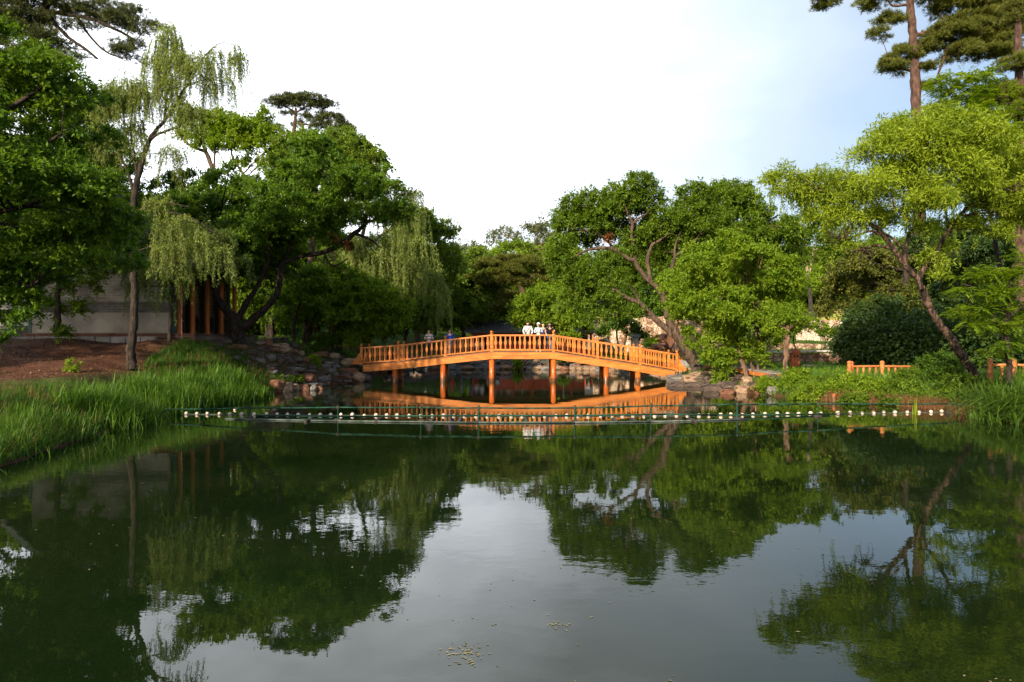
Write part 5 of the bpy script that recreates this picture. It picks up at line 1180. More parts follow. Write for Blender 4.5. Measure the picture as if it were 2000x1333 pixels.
tree('maple', 'bright green maple behind the person in the white shirt', 'tree', 55,
 [[(1078,668,4),(1076,640,4.5),(1070,610,3.5)],[(1078,640,3),(1100,620,2.5)],[(1076,630,3),(1040,615,2)]],
 fill([(1015,590),(1040,575),(1070,570),(1100,585),(1125,610),(1130,635),(1100,645),(1060,635),(1020,632),(1002,620)], 20, 14, 1.12, (-1.5, 1.5)) + [(1010,625,14,10),(1140,640,16,10)], BR, M['bark_dark'], 'leaf', 1.2, clump=11)
tree('shrub', 'bright shrub at the foot of the pavilion by the bend of the railing', 'shrub', 52,
 [[(1105,672,2),(1108,662,2),(1112,655,1.5)]], [(1100,662,12,8),(1118,658,12,8),(1108,652,10,6)], BR, M['bark_dark'], 'leaf', 1.2, clump=7)
tree('cedar', 'dark green cedar in front of the rubble wall', 'tree', 57,
 [[(1210,690,3.5),(1206,665,3),(1204,640,2.5)],[(1214,690,2.5),(1222,665,2.2),(1226,645,2)]], [(1205,635,18,12),(1222,630,18,12),(1200,622,16,10),(1235,645,14,10),(1190,640,12,8),(1255,665,14,12),(1240,655,12,8)], D, M['bark_dark'], 'leaf', 1.3, clump=8)
# --- hero leaning tree right of centre
tree('pagoda_tree', 'big leaning pagoda tree with twin crossing trunks at the right end of the bridge', 'tree', 42,
 [[(1356,712,15),(1344,690,14),(1327,666,13),(1314,641,12.5),(1304,615,10.5),(1298,595,9.5),(1294,577,9),(1283,562,8),(1272,552,7.5),(1256,537,7),(1245,520,6.5),(1239,508,6),(1230,507,5.5),(1200,488,5),(1172,485,4.5),(1142,491,3.5),(1120,505,2.8),(1105,519,2)],
  [(1295,580,7.5),(1299,565,7),(1304,557,6.5),(1309,535,5.5),(1316,510,5),(1322,498,4.5),(1336,488,4),(1352,478,3),(1368,455,2)],[(1318,506,4),(1319,480,3),(1330,450,2)],
  [(1312,655,9),(1298,640,8.5),(1280,624,8),(1253,596,7),(1235,586,6),(1216,577,5),(1200,566,4.5),(1183,560,3.5),(1165,558,2)],[(1272,552,6),(1268,530,6),(1264,510,6),(1268,492,5),(1275,475,4)],
  [(1242,512,5),(1236,480,5),(1234,455,4.5),(1235,435,4.5),(1226,416,3.5),(1218,395,2.5)],[(1235,437,4),(1250,425,3),(1264,417,2.5),(1275,400,1.5)],[(1200,488,4),(1185,470,4),(1165,455,3.5),(1145,452,2.5),(1120,455,2)],[(1275,478,4),(1310,455,3),(1345,420,2.5),(1360,390,1.8)],[(1166,456,3),(1158,430,2.2),(1150,400,1.6)],[(1250,595,4),(1240,570,3),(1225,555,2)]],
 [(1120,405,22,18),(1150,395,22,18),(1165,420,20,18),(1110,435,22,18),(1140,440,24,16),(1175,445,16,14),(1205,375,20,17),(1240,358,22,18),(1225,380,18,14),(1255,352,14,10),(1340,378,16,10),(1365,368,18,12),(1120,392,16,10),(1150,382,16,10),(1270,375,20,18),(1222,395,20,16),(1258,400,22,18),(1285,400,16,16),(1200,405,12,12),
  (1245,470,22,16),(1215,465,18,14),(1262,455,18,14),(1230,490,14,9),(1300,430,24,20),(1335,440,26,22),(1300,460,24,18),(1345,400,22,18),(1365,380,22,16),(1390,390,20,18),(1375,415,24,20),(1400,430,24,20),(1370,450,26,20),(1335,470,24,16),(1410,460,22,18),(1285,440,18,14),
  (1100,480,24,16),(1085,500,20,16),(1110,515,24,14),(1095,535,22,14),(1125,545,24,16),(1155,530,26,14),(1190,525,24,14),(1175,550,22,12),(1210,545,22,14),(1150,570,26,16),(1120,575,24,16),(1180,585,24,14),(1210,600,22,14),(1150,600,26,14),(1110,600,22,14),(1190,615,20,10),(1235,610,20,12),(1160,625,22,9)] + fill([(1095,410),(1140,378),(1165,400),(1190,400),(1215,360),(1270,355),(1290,440),(1330,425),(1350,390),(1400,385),(1430,410),(1430,480),(1300,500),(1260,470),(1215,440),(1180,475),(1110,470)], 18, 14, 1.3, (.4, 3)),
 MD, M['bark_brown'], 'leaf', .95, clump=11, flat=.7, dead=[(1184,467,7)])
# --- rounded bright tree in front of it
tree('crab_apple', 'bright rounded crab apple leaning over the rocks right of the bridge', 'tree', 33,
 [[(1462,748,7),(1456,725,7),(1447,700,6.5),(1440,670,5),(1430,620,4)],[(1474,755,5),(1474,735,5),(1468,712,4.5),(1462,690,3.5),(1465,640,2.5)],[(1478,752,4),(1482,730,4),(1477,690,4),(1478,640,4),(1472,600,3),(1468,560,2)],[(1452,712,3),(1415,680,2.5),(1390,670,1.6)]],
 fill([(1320,555),(1340,520),(1380,490),(1430,478),(1490,480),(1530,500),(1560,540),(1565,590),(1545,620),(1500,640),(1460,650),(1400,640),(1350,620),(1320,600)], 26, 20, 1.08, (-2.2, 2.2)) +
 [(1400,655,26,14),(1370,675,22,12),(1440,670,26,16),(1350,650,16,12),(1400,695,20,14),(1410,720,16,16),(1405,742,10,10),(1470,690,22,14),(1490,700,14,9),(1520,645,24,14),(1380,700,16,12),(1500,665,22,12),(1445,700,16,10)],
 BR, M['bark_warm'], 'leaf', 1.2, clump=12, flat=.55)
tree('locust', 'stubby pollarded locust with a thick pale trunk beside the litter bin', 'tree', 30,
 [[(1534,745,7.5),(1534,720,7),(1535,690,7.5),(1536,665,8.5),(1537,648,9),(1538,636,5)],[(1537,645,4),(1560,630,2),(1590,632,1.2)],[(1537,645,4),(1515,632,2),(1500,640,1.2)]],
 [(1520,625,18,10),(1548,618,20,10),(1510,640,14,8),(1575,630,18,8),(1600,636,14,6),(1550,640,14,6),(1535,610,18,9),(1525,650,10,6)], BR, M['bark_warm'], 'leaf', 1.1, clump=9)
tree('sapling', 'thin curved dark sapling rising behind the litter bin', 'tree', 33.5,
 [[(1558,700,2),(1556,688,2),(1550,668,2),(1552,652,1.8),(1560,640,1.4)]], [(1562,642,14,7),(1585,640,12,6),(1545,650,9,5)], BR, M['bark_dark'], 'leaf', 1.0, clump=7)
# --- behind right of centre
tree('elm', 'tall elm behind the crab apple with its top against the sky', 'tree', 56,
 [[(1440,640,9),(1442,540,8),(1440,470,6),(1430,420,4)],[(1442,500,4),(1480,450,3),(1520,420,2)]],
 fill([(1385,400),(1400,368),(1440,362),(1475,380),(1480,410),(1510,430),(1540,460),(1560,520),(1480,520),(1400,500)], 22, 18, 1.1, (-2, 2)), MD, M['bark_brown'], 'leaf', 1.05, clump=11)
tree('elm', 'slim elm with a pale forked trunk standing on the grassy mound', 'tree', 62,
 [[(1583,608,6),(1583,585,5.5),(1580,555,5),(1577,530,4.5),(1572,508,4),(1570,480,3)],[(1579,540,3.5),(1586,512,3),(1588,490,2)]],
 [(1560,470,26,18),(1590,460,26,18),(1620,480,24,18),(1555,500,20,12),(1610,505,22,12),(1640,500,22,16),(1540,450,24,20),(1575,430,24,18),(1610,435,24,18)], MD, M['bark_pale'], 'leaf', .95, clump=11)
tree('elm', 'broad dark elm behind the grassy mound', 'tree', 78, [[(1680,640,9),(1680,560,8),(1680,500,5)]], fill([(1480,520),(1560,530),(1640,500),(1720,490),(1740,600),(1700,625),(1640,610),(1560,600),(1480,580)], 30, 22, 1.05, (-3, 3)), BR, M['bark_dark'], 'leaf', 1.15, clump=11)
# --- hero right willow
tree('willow', 'large yellow green willow leaning out from the right bank on a furrowed trunk', 'tree', 23.5,
 [[(1914,755,13),(1896,722,12),(1872,685,11.5),(1852,655,11),(1836,635,10.5),(1823,615,10),(1812,595,9.5),(1807,577,9.5),(1800,562,9),(1792,545,8.5),(1770,520,8),(1756,500,8),(1744,486,7.5),(1726,461,7),(1697,435,6),(1672,418,5),(1650,400,4),(1625,385,3),(1605,372,2)],
  [(1794,548,7),(1807,522,6.5),(1820,505,6),(1830,492,6),(1852,451,5.5),(1874,423,5),(1899,391,4.5),(1920,370,4),(1940,353,3),(1965,335,2)],[(1765,512,6),(1768,495,5.5),(1776,457,5),(1789,442,4),(1800,410,3),(1810,370,2.4)],[(1744,488,5),(1715,480,4),(1690,485,3),(1665,492,2)],
  [(1726,461,4),(1700,452,3.5),(1670,462,2.5),(1645,468,2)],[(1768,492,4),(1735,460,3.5),(1700,458,2.5)],[(1697,435,4),(1690,410,3),(1692,392,2)],[(1790,440,3),(1745,400,2.5),(1750,340,2)],[(1852,451,3),(1845,400,2.6),(1830,340,2.2),(1790,300,1.8)],[(1899,391,3),(1905,340,2.2),(1880,300,1.6)]],
 fill([(1690,295),(1730,262),(1780,245),(1830,258),(1870,280),(1930,275),(1990,300),(2030,330),(2040,420),(2000,440),(1950,420),(1900,400),(1860,380),(1840,410),(1780,420),(1730,410),(1690,400),(1640,380),(1610,370),(1660,320)], 36, 26, 1.08, (-2.6, 2.6)) +
 [(1650,345,34,22),(1620,385,26,18),(1590,380,26,18),(1560,350,22,16),(1530,345,22,16),(1510,350,14,14),(1625,420,26,18),(1595,420,20,14),(1810,510,20,14),(1830,530,18,14),(1900,440,26,16),(1860,480,16,10),(1940,450,26,18),(1790,245,34,18,-1.2),(1740,258,32,20),(1710,272,30,20),(1820,252,30,18),(1690,300,28,20),(1770,232,20,10),(1650,430,34,16),(1690,440,30,14),(1660,470,26,10),(1860,430,26,16),(1800,450,20,12),(1770,300,40,26,-1.5),(1800,340,40,26,-1.6),(1785,390,36,20,-1.2),(1740,330,40,26,-1),(1720,290,36,24),(1830,290,40,26,-1),(1850,340,40,26,-1),(1760,370,36,22,-1),(1700,370,34,22),(1900,330,40,26),(1900,290,36,24),(1950,330,40,26),(1960,290,36,24),(1980,380,40,28),(1940,390,36,24),(1890,370,34,20),(1670,380,34,22),(1650,400,28,18),(1730,410,30,16),(1545,375,22,18),(1570,375,22,18),(1520,375,16,16),(1500,345,12,12),(1600,350,28,18),(1700,420,28,14),(1820,400,24,16),(1780,440,22,12),(2000,320,30,26),(1990,430,30,20)],
 YL, M['bark_furrow'], 'long', 1.0, clump=17, hang=46, flat=.6, bare=[(1640,455,50,34),(1690,500,40,30)])
# --- pines, top right
tree('pine', 'tall pine with a reddish trunk rising above the big right willow', 'tree', 44,
 [[(1800,700,17),(1796,500,15),(1790,300,13),(1789,205,12.5),(1788,150,12),(1784,100,11),(1783,50,10.5),(1776,0,9.5),(1768,-60,8),(1760,-160,5)],[(1778,8,4),(1745,12,3),(1735,2,2.2),(1715,-6,1.6),(1680,-10,1.4)],[(1786,70,5),(1820,60,4),(1870,50,3),(1920,40,2.4)],[(1788,140,4),(1760,135,3),(1740,130,1.8)],[(1787,90,4),(1850,80,3.4),(1900,85,2.6),(1950,75,2)],[(1800,60,3),(1845,95,3),(1830,150,2.2),(1818,175,1.6)],[(1774,-20,4),(1700,-40,3),(1640,-20,2),(1612,0,1.4)]],
 [(1612,5,20,10),(1600,12,14,7),(1688,8,20,10),(1700,-8,24,12),(1735,36,20,10),(1718,68,16,9),(1750,45,14,7),(1762,108,26,13),(1745,140,22,12),(1735,125,18,9),(1800,92,30,14),(1830,80,30,16),(1850,55,30,16),(1885,45,30,16),(1920,35,30,16),(1880,90,28,14),(1915,85,30,16),(1945,70,28,16),(1975,70,26,14),(1930,110,26,12),(1965,105,26,14),(1820,125,16,9),(1815,165,14,9),(1840,20,24,14),(1820,0,24,14),(1955,35,26,14),(1800,-30,60,24),(1880,-20,60,24),(1960,-20,50,24),(1870,110,30,14),(1905,60,34,16),(1940,90,34,16),(1965,20,34,16),(1925,10,34,16),(1890,15,30,14),(1855,75,30,14),(1985,50,30,18)],
 L_['olive'], M['bark_pine'], 'pine', 2.1, clump=14, tr=.74)
tree('pine', 'second pine at the right edge, its reddish trunk partly hidden by the willow', 'tree', 36,
 [[(1995,700,15),(1996,560,14),(1994,450,13),(1990,380,12),(1992,200,10),(1990,100,8),(1985,-40,6)],[(1992,200,4),(1950,190,3),(1900,200,2)],[(1991,260,4),(1940,260,3)]],
 [(1985,130,34,18),(1960,190,40,20),(1910,205,34,16),(1850,210,26,13),(1990,220,34,22),(1940,235,34,16),(1985,265,40,20),(2020,180,40,30),(1990,30,26,30),(1840,235,24,12),(1985,300,36,18)], L_['olive'], M['bark_pine'], 'pine', 1.6, clump=14, tr=.8)
tree('locust', 'feathery green locust between the two right hand pines', 'tree', 28,
 [[(1935,640,7),(1955,560,6.5),(1945,480,6),(1925,380,5),(1905,300,4),(1900,250,3),(1895,200,2.4)],[(1902,270,2.5),(1940,240,2),(1970,200,1.6)],[(1900,240,2.5),(1870,200,1.8)]],
 [(1870,165,26,15),(1905,155,28,15),(1850,180,18,10),(1890,190,30,15),(1935,180,28,15),(1915,215,28,14),(1875,225,24,13),(1950,215,26,14),(1975,255,26,16),(1930,260,26,14),(1890,255,20,10),(1990,300,22,14),(1845,160,14,8)],
 BR, M['bark_dark'], 'frond', 1.6, clump=17)
tree('locust', 'feathery pale green locust overhanging the orange fence at the right edge', 'tree', 20,
 [[(1972,748,9),(1970,700,8),(1966,640,7),(1972,580,5),(1980,520,3)],[(1968,660,4),(1930,610,3),(1890,590,2)],[(1968,620,4),(1920,570,3),(1880,555,2)],[(1968,680,4),(1960,660,3),(1940,655,2)],[(1970,620,4),(2010,590,3)]],
 [(1910,545,34,12),(1950,530,36,13),(1990,535,34,14),(1890,575,30,11),(1930,575,34,12),(1975,570,34,13),(1885,610,26,10),(1925,605,32,12),(1965,605,34,13),(2000,600,30,14),(1900,640,20,8),(1950,640,32,12),(1990,640,34,14),(1955,672,28,9),(1995,680,26,12),(1990,505,26,10),(1945,690,16,6)],
 L_['bright'], M['bark_dark'], 'frond', 1.5, clump=18)
# --- dark cedars behind the right willow
for (a, b_, pl, lab, Y) in ((1765, 650, [(1640,500),(1700,490),(1780,520),(1800,580),(1790,640),(1730,640),(1660,600),(1640,550)], 'dark cedar with a thick black trunk left of the leaning willow trunk', 38),
                            (1830, 650, [(1790,470),(1860,480),(1930,500),(1950,580),(1930,660),(1870,650),(1810,640),(1790,560)], 'dark cedar behind the leaning willow trunk', 40),
                            (1960, 660, [(1880,440),(1940,450),(2010,470),(2040,560),(2020,680),(1950,690),(1900,620)], 'dark cedar behind the locust at the right edge', 42)):
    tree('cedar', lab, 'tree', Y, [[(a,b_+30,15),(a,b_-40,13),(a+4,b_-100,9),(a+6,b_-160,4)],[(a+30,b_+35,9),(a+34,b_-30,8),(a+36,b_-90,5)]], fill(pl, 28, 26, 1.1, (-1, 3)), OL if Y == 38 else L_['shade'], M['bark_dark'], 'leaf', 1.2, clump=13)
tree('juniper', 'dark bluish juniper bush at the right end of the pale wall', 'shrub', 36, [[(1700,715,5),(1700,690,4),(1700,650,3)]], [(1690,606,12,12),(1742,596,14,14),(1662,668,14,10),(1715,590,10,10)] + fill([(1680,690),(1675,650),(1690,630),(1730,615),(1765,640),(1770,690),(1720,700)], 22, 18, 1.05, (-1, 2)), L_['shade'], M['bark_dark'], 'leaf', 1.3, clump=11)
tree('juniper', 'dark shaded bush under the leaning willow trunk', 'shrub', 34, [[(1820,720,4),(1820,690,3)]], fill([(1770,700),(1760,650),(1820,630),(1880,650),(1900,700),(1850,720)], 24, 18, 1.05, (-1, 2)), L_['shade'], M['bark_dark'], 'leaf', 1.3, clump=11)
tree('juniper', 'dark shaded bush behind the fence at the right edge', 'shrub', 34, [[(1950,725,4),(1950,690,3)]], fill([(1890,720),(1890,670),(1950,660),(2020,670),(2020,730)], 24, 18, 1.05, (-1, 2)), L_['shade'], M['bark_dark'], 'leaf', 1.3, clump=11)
tree('rose_bush', 'thin small bush in front of the pale sunlit wall', 'shrub', 50, [[(1612,676,1.5),(1612,664,1.2),(1608,650,1)],[(1612,672,1.2),(1622,655,1)]], [(1612,655,13,8),(1622,648,10,7),(1602,650,8,6)], MD, M['bark_brown'], 'leaf', .6, clump=6)
tree('rose_bush', 'second thin bush at the right end of the pale sunlit wall', 'shrub', 50, [[(1648,678,1.5),(1648,664,1.2),(1650,655,1)]], [(1645,660,10,8),(1655,655,9,8)], MD, M['bark_brown'], 'leaf', .8, clump=6)
# --- bushes on the right bank
bushes = [((1560,745,34,20), 28.0, BR, 'light green bush by the foot of the pollarded locust'), ((1600,768,40,18), 26.2, BR, 'grassy light green bush over the water left of the short orange post'),
 ((1665,755,38,18), 26.0, BR, 'bright leafy bush below the left orange fence'), ((1720,764,40,20), 25.0, BR, 'bright leafy bush in the middle of the right bank'), ((1700,782,44,14), 24.6, MD, 'low trailing bush at the waterline of the right bank'),
 ((1778,752,32,26), 25.0, MD, 'leafy bush with tall sprays climbing the orange fence'), ((1850,740,36,26), 24.2, D, 'dark leafy bush left of the leaning willow foot'), ((1800,780,50,14), 23.6, MD, 'waterside bush behind the lone reed clump'), ((1870,775,30,18), 22.8, MD, 'small bush at the foot of the leaning willow'),
 ((1620,752,36,18), 27.2, MD, 'leafy bush behind the short orange post'), ((1770,765,40,20), 24.4, MD, 'dense bush between the lone reeds and the fence'), ((1835,720,34,26), 25.6, D, 'dark rounded bush under the leaning willow trunk'), ((1870,755,34,22), 23.4, MD, 'leafy bush directly left of the willow foot'), ((1500,752,18,10), 28.6, BR, 'small bush over the rocks at the left end of the right bank'), ((1630,738,30,10), 29.0, BR, 'low green bush at the left end of the orange fence')]
for (px, py, rx, ry), Y, lm, lab in bushes:
    tree('bush', lab, 'shrub', Y, [[(px,py+ry,2.5),(px+2,py,2),(px+4,py-ry*.6,1.2)],[(px-6,py+ry,2),(px-rx*.5,py-ry*.2,1)],[(px+6,py+ry,2),(px+rx*.5,py-ry*.2,1)]],
         [(px,py,rx*.7,ry*.8),(px-rx*.6,py+ry*.15,rx*.6,ry*.7),(px+rx*.6,py+ry*.15,rx*.6,ry*.7),(px,py+ry*.5,rx*.9,ry*.6),(px-rx*.2,py-ry*.55,rx*.45,ry*.45),(px+rx*.35,py-ry*.5,rx*.4,ry*.45),(px-rx*.6,py+ry*.7,rx*.5,ry*.4),(px+rx*.6,py+ry*.7,rx*.5,ry*.4)], lm, M['bark_brown'], 'leaf', 1.2, clump=10, lsize=.95)
for (px, py, rx, ry), Y, lm, lab in [((700,640,30,24), 42.5, MD, 'green bush left of the bridge end behind the rocks'), ((590,690,14,10), 38.5, MD, 'small ferny bush beside the top of the rockery'), ((635,668,24,20), 40.5, MD, 'leafy bush behind the rockery'),
    ((555,745,18,9), 31.5, D, 'low plants between the reeds and the waterline rocks'), ((612,710,7,14), 35.8, BR, 'narrow bright fern growing in a gap of the rockery'), ((576,738,12,6), 32.6, BR, 'small light green plant over the waterline rocks'),
    ((690,668,16,12), 40, BR, 'light green bush against the left bracket of the bridge'), ((1010,712,5,7), 53.2, BR, 'small bright plant by a stump on the far bank'), ((1100,700,12,5), 53.8, D, 'low dark shrub on the far bank under the bridge'),
    ((1280,672,22,14), 49, BR, 'leafy bush between the rubble wall and the pink boulder'), ((1395,640,26,12), 50, BR, 'bright grassy bush right of the leaning trunks'), ((1180,650,12,8), 60, MD, 'bush in front of the left end of the rubble wall')]:
    tree('bush', lab, 'shrub', Y, [[(px,py+ry,1.6),(px+1,py,1.2),(px+2,py-ry*.6,.8)]], [(px,py,rx*.6,ry*.7),(px-rx*.5,py+ry*.2,rx*.45,ry*.6),(px+rx*.5,py+ry*.2,rx*.45,ry*.6),(px,py-ry*.4,rx*.4,ry*.4)], lm, M['bark_brown'], 'leaf', 1.2, clump=min(9, ry), lsize=.95)
tree('stump', 'weathered leaning tree stump on the far bank under the middle span', 'stump', 53.3, [[(1019,724,5),(1017,712,4.5),(1013,700,4),(1010,694,3)],[(1018,712,3),(1023,704,2)]], [], BR, M['bark_warm'])
tree('tree_trunk', 'dark slim tree trunk on the far bank under the right slope of the bridge', 'tree', 54, [[(1103,716,3),(1102,700,2.6),(1101,680,2.6),(1100,650,2.4)]], [], BR, M['bark_dark'])
def vine_shrub():
    pass
# sapling in the dirt slope
tree('sapling', 'small green sapling growing on the bare dirt slope', 'tree', 22, [[(146,752,2),(146,735,1.6),(142,715,1)]], [(146,720,10,8),(150,742,10,8),(142,708,6,5)], BR, M['bark_dark'], 'leaf', 1.0, clump=7)

# --- distant wooded slope: shared crowns copied
fars = []
def proto(label, px, Y, lm, n, seed):
    random.seed(seed)
    lobes = [(px+random.gauss(0, 46), 560+random.gauss(0, 34), random.uniform(24, 34), random.uniform(18, 26)) for _ in range(n)]
    return tree('woodland_tree', label, 'tree', Y, [[(px,690,9),(px+4,620,7),(px-3,560,5),(px,520,3)],[(px,610,4),(px+35,560,3)],[(px,600,4),(px-35,555,3)]], lobes, lm, M['bark_dark'], 'leaf', 1.3, clump=13, group='trees of the wooded slope beyond the park')
pr = [proto('rounded tree in the wooded slope beyond the park, leftmost behind the brick hall', 60, 50, MD, 26, 1), proto('rounded tree in the wooded slope behind the hall porch and twisted elm', 520, 66, MD, 26, 2), proto('rounded tree in the wooded slope beyond the park behind the cedars', 1850, 60, MD, 24, 3)]
FT = 'one of the background trees making up the wooded slope behind the park'
for o in pr: o['label'] = FT
k = 0
LM = ['beyond the left edge maple','over the courtyard wall','over the left half of the hall roof','over the right half of the hall roof','right of the hall roof','above the fork of the twisted elm','behind the low maples','behind the weeping curtains','left of the rounded green elm','behind the rounded green elm','above the striped polo','above the blue topped person','above the middle span','above the pavilion ridge','above the right post of the middle span','behind the leaning pagoda tree trunks','behind the pagoda tree crown','behind the crab apple crown','right of the crab apple crown','behind the grassy mound','right of the grassy mound','behind the leaning willow fork','behind the pine trunk','behind the right locust','past the left border','low in the gap before the courtyard wall','past the right border']
for (px, Y, sc) in [(-120,50,1.1),(20,58,1.15),(150,60,1.1),(260,66,1.1),(360,70,1.0),(440,78,1.0),(600,84,1.0),(690,92,1.05),(770,88,1.0),(840,100,1.05),(900,104,1.0),(960,104,1.0),(1010,100,1.0),(1060,98,1.0),(1120,90,1.0),(1230,82,1.05),(1310,78,1.1),(1390,80,1.1),(1470,86,1.15),(1560,92,1.1),(1650,88,1.1),(1740,78,1.1),(1810,72,1.1),(1920,66,1.15),(-220,44,1.1),(-40,62,1.2),(2060,56,1.2)]:
    src = pr[k % 3]; x = WX(px, Y); rz = random.uniform(0, 6.28)
    s_ = sc*1.15 if src is pr[0] else sc*.95 if src is pr[1] else sc
    copy_tree(src, (x, Y, gz(x, Y)-.3), rz, s_*random.uniform(.9, 1.08), 'far woodland tree '+LM[k], 'trees of the wooded slope beyond the park'); k += 1
pr[0]['label'] = 'woodland tree standing closest behind the white courtyard wall'; pr[1]['label'] = 'woodland tree behind the porch and the dark elm'; pr[2]['label'] = 'woodland tree behind the dark cedars'
random.seed(11)
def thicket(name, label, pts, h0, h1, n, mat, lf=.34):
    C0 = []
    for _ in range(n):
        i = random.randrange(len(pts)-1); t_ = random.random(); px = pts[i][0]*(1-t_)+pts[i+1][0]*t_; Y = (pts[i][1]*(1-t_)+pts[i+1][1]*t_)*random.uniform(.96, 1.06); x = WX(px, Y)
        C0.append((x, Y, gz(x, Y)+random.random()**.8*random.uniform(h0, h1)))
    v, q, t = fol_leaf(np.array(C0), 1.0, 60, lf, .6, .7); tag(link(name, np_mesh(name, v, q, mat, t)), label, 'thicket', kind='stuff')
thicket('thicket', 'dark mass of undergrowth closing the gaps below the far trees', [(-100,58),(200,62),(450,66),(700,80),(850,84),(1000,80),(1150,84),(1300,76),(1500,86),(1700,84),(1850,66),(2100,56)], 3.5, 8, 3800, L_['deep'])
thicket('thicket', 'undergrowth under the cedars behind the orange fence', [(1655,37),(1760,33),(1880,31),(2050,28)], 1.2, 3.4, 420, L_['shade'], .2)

# --- trees on the left bank beside and behind the camera: they shade the left half of the view
SHADE = 'large dark tree on the left bank beside the viewpoint, out of the picture'
def shade_tree(x, y, h, r, lab):
    random.seed(int(x*7+y)); global rng
    tb = Tubes(); z0 = gz(x, y)
    sl = smooth_line([[0,0,-.2,.35],[.1,0,h*.3,.3],[-.1,.1,h*.6,.2],[0,0,h*.9,.08]], 5, .1); tb.add(sl[:, :3], sl[:, 3], 10)
    V = []; Q = []; T = []; off = 0
    for i in range(20):
        a = random.random()*6.28; rr = r*random.random()**.5*.8; c = np.array([rr*math.cos(a), rr*math.sin(a), h*random.uniform(.4, .92)]); R_ = r*.4
        b = smooth_line([[0,0,c[2]*.75,.1],[*(c*np.array([.5,.5,.9])),.07],[*c,.03]], 4, .1); tb.add(b[:, :3], b[:, 3], 5)
        cl = lobe_clumps(c, np.array([R_, R_, R_*.7]), 22); v, q, t = fol_leaf(cl, R_*.35, 42, .26, .6, .5); V.append(v); Q.append(q+off); off += len(v); T.append(t)
    root = empty('shade_tree', (x, y, z0)); tag(root, lab, 'tree')
    link('trunk', tb.mesh('trunk', M['bark_dark']), root); link('crown', np_mesh('crown', np.concatenate(V), np.concatenate(Q), D, np.concatenate(T)), root)
SHADES = [(-25, 15, 15, 5), (-30, 9, 16, 6), (-31, 20, 15, 5), (-24, 22, 13, 4)]
for i, (x, y, h, r) in enumerate(SHADES):
    shade_tree(x, y, h, r, SHADE.replace('large', ['tall','broad','big old','rounded','leaning','huge'][i]))
random.seed(5)

def litter(name, label, n, x0, x1, y0, y1, fn, mat, s0, s1):
    b_ = scatter(n, fn, x0, x1, y0, y1); m_ = len(b_); d = unit(m_); d[:, 2] *= .25; nn = np.array([0, 0, 1.0])+unit(m_)*.5
    v, q = leaf_quads(b_+np.array([0, 0, .012]), d, nn, rng.uniform(s0, s1, m_), rng.uniform(s0, s1, m_)*.6); tag(link(name, np_mesh(name, v, q, mat, rng.random(m_))), label, 'leaf litter', kind='stuff')
litter('leaf_litter', 'fallen leaves and twigs scattered over the bare earth slope', 26000, -28, -9, 14, 31, lambda x, y: signed_dist(x, y) > .5, L_['straw'], .03, .10)
litter('leaf_litter', 'fallen leaves on the far path and under the trees', 16000, -14, 20, 54, 64, lambda x, y: signed_dist(x, y) > .5, L_['straw'], .04, .12)
# ------------------------------------------------------------ grass, reeds
def left_turf(x, y): d = signed_dist(x, y); return (d > .05) & (d < 5.2+0.6*np.sin(y)) & (x < -7) & (rng.random(len(x)) < np.clip(1.3-d/5.5, .05, 1)) & ~((y > 18.5) & (x < -11.6-(y-18)*.22))
b_ = scatter(90000, left_turf, -16, -8, 6, 31)
tag(link('bank_grass', blades('bank_grass', b_, rng.uniform(.12, .34, len(b_))*(1+.55*np.sin(b_[:, 0]*3.1+b_[:, 1]*1.7)*np.sin(b_[:, 1]*2.3)), rng.uniform(.010, .020, len(b_)), L_['grass'], .85, .6)), 'fine dark green grass covering the left bank', 'grass', kind='stuff')
def mound_turf(x, y): return (((x+11.9)/1.9)**2+((y-26.8)/3.2)**2 < 1) & (signed_dist(x, y) > .1)
b_ = scatter(60000, mound_turf, -17, -9, 22, 33)
tag(link('mound_grass', blades('mound_grass', b_, rng.uniform(.08, .24, len(b_)), rng.uniform(.014, .024, len(b_)), L_['grass'], .8, .5)), 'soft green grass on the hump between the willow trunk and the hall', 'grass', kind='stuff')
def weeds(name, label, n, x0, x1, y0, y1, fn, mat, rc, lf):
    b_ = scatter(n, fn, x0, x1, y0, y1); v, q, t = fol_leaf(b_+np.array([0, 0, rc*.6]), rc, 26, lf, .55, .8, .5, .7); tag(link(name, np_mesh(name, v, q, mat, t)), label, 'weeds', kind='stuff')
weeds('bank_weeds', 'broad leaved weeds mixed into the grass of the left bank', 520, -15, -8, 7, 31, lambda x, y: left_turf(x, y) & (np.sin(x*2.1+y*1.3) > .1), L_['deep'], .13, .055)
weeds('bank_weeds', 'weeds along the foot of the right bank', 500, 9, 18, 19, 40, lambda x, y: rb(x, y) if False else ((signed_dist(x, y) > 0) & (signed_dist(x, y) < 2.5) & (x > 8)), L_['mid'], .16, .07)
b_ = scatter(16000, left_turf, -16, -8, 6, 31)
tag(link('dry_grass', blades('dry_grass', b_, rng.uniform(.2, .55, len(b_)), np.full(len(b_), .008), L_['straw'], .8, .5)), 'dry straw coloured stalks among the green of the left bank', 'dry grass', kind='stuff')
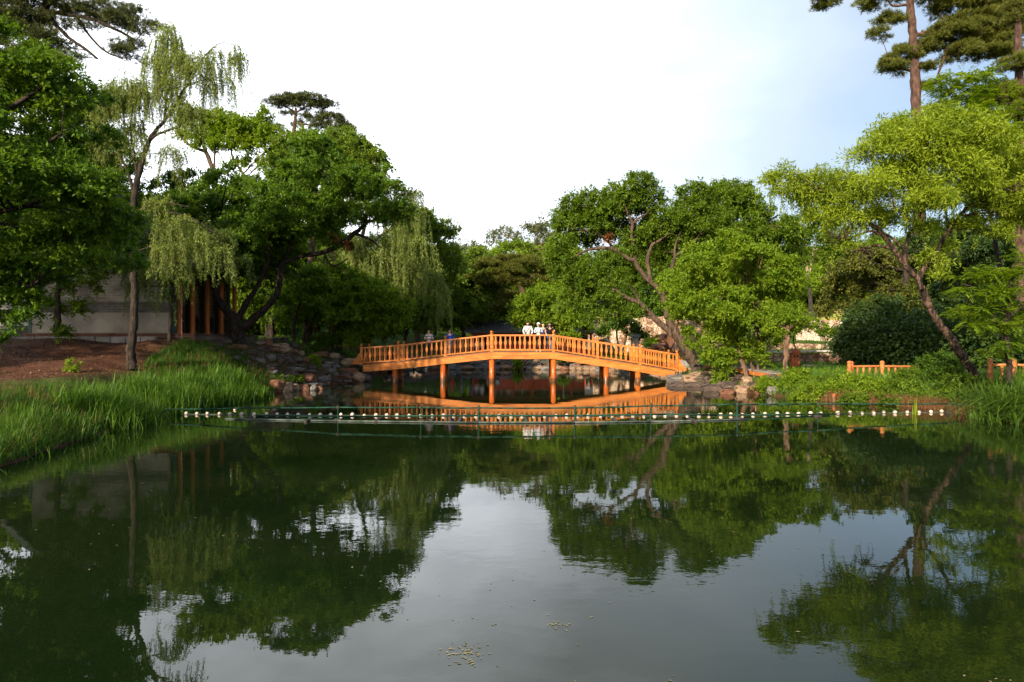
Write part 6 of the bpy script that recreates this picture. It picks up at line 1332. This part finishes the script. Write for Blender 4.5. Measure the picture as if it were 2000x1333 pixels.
# reeds in clumps along the left bank
def reed_bed(name, label, centres, per, h0, h1, w, mat, spread=.28, lean=.42, droop=.6):
    B = []; H = []
    for (x, y, s) in centres:
        n = int(per*s); p = rng.normal(size=(n, 2))*spread*s; xx = x+p[:, 0]; yy = y+p[:, 1]; z = np.maximum(ground(xx, yy), -.15); B.append(np.stack([xx, yy, z], 1)); H.append(rng.uniform(h0, h1, n)*s*(1-.25*np.hypot(p[:, 0], p[:, 1])/spread/s/2))
    B = np.concatenate(B); H = np.clip(np.concatenate(H), .1, 3)
    return tag(link(name, blades(name, B, H, np.full(len(B), w)*rng.uniform(.7, 1.2, len(B)), mat, lean, droop)), label, 'reeds', kind='stuff')
cs = []
for _ in range(40):   # behind: from the willow foot to the rocks
    y = random.uniform(21.0, 26.6); cs.append((float(np.interp(y, [19.5, 22, 25, 27, 29], [-10.9, -11.0, -10.5, -9.9, -10.2]))+random.uniform(-.7, .35), y, random.uniform(.75, 1.15)*(1 if y < 25 else .8)))
reed_bed('reed_bed', 'tall bright green reeds at the water from the willow foot to the rocks', cs, 190, .85, 1.35, .030, L_['reed'])
reed_bed('reed_clump', 'large clump of reeds at the bend of the left bank before the pipe barrier', [(-10.3, 17.6, 1.15), (-10.7, 18.2, 1.2), (-10.1, 18.4, 1.0), (-10.9, 17.3, 1.0), (-10.6, 19.2, 1.1), (-11.2, 18.8, 1.0)], 330, .70, 1.08, .024, L_['reed'], .30, .6)
cs = [(random.uniform(-9.9, -9.1)-.045*(y-11), y, random.uniform(.7, 1.0)) for y in np.linspace(9, 16, 26)]
cs = [(float(np.interp(y, [8, 11.6, 14.2, 16.3], [-9.1, -9.1, -9.7, -10.1]))-random.uniform(0, 1.0), y, s) for x, y, s in cs]
reed_bed('water_grass', 'long bright grass overhanging the water at the lower left edge', cs, 170, .45, .85, .016, L_['reed'], .34, .75, .9)
cs = [(float(np.interp(y, [14, 18.9, 20.6, 22], [14.3, 13.9, 14.2, 14.6]))+random.uniform(-.15, 1.3), y, random.uniform(.8, 1.1)) for y in np.linspace(17.8, 21.6, 26)]
reed_bed('reed_bed', 'broad leaved arching reeds at the water at the right edge', cs, 120, .95, 1.5, .045, L_['deep'], .32, .95, 1.3)
reed_bed('reed_clump', 'lone clump of pale reeds standing in the water before the right bank', [(WX(1787, 20.9), 20.9, .8)], 22, .7, 1.05, .03, L_['yellow'], .05, .22, .2)
# right bank: grass and dry stems at the waterline
def rb(x, y): d = signed_dist(x, y); return (d > 0) & (d < 6) & (x > 8) & (y > 18) & (y < 46)
b_ = scatter(45000, rb, 9, 24, 18, 46)
tag(link('right_bank_grass', blades('right_bank_grass', b_, rng.uniform(.12, .38, len(b_)), rng.uniform(.014, .024, len(b_)), L_['reed'], .6, .5)), 'light green grass on the right bank', 'grass', kind='stuff')
def rw(x, y): d = signed_dist(x, y); return (d > -.12) & (d < .25) & (x > 11) & (y > 20) & (y < 27)
b_ = scatter(60000, rw, 11, 15.5, 20, 27)
tag(link('dry_stems', blades('dry_stems', b_, rng.uniform(.15, .42, len(b_)), np.full(len(b_), .012), L_['straw'], .35, .2)), 'rusty dry stems and roots along the waterline under the right bushes', 'dry stems', kind='stuff')
cs = [(WX(random.uniform(1520, 1640), 26.8), random.uniform(26.0, 28.2), random.uniform(.7, 1.0)) for _ in range(16)]
reed_bed('sedge', 'soft arching light green sedge left of the short orange post', cs, 150, .45, .8, .014, L_['reed'], .4, .8, 1.0)
# lawns behind
def lawn(x, y): d = signed_dist(x, y); return (d > .8) & ~((np.abs(y-58.6-0.03*x) < 1.9) & (x > -14) & (x < 16)) & ~((x < -9) & (y < 36)) & ~((np.abs(x-1)<8)&(y>59.5)&(y<66))
b_ = scatter(60000, lawn, -24, 30, 34, 72)
tag(link('lawn_grass', blades('lawn_grass', b_, rng.uniform(.10, .3, len(b_)), np.full(len(b_), .03), L_['grass'], .5, .3)), 'rough lawn grass of the park behind the pond', 'grass', kind='stuff')
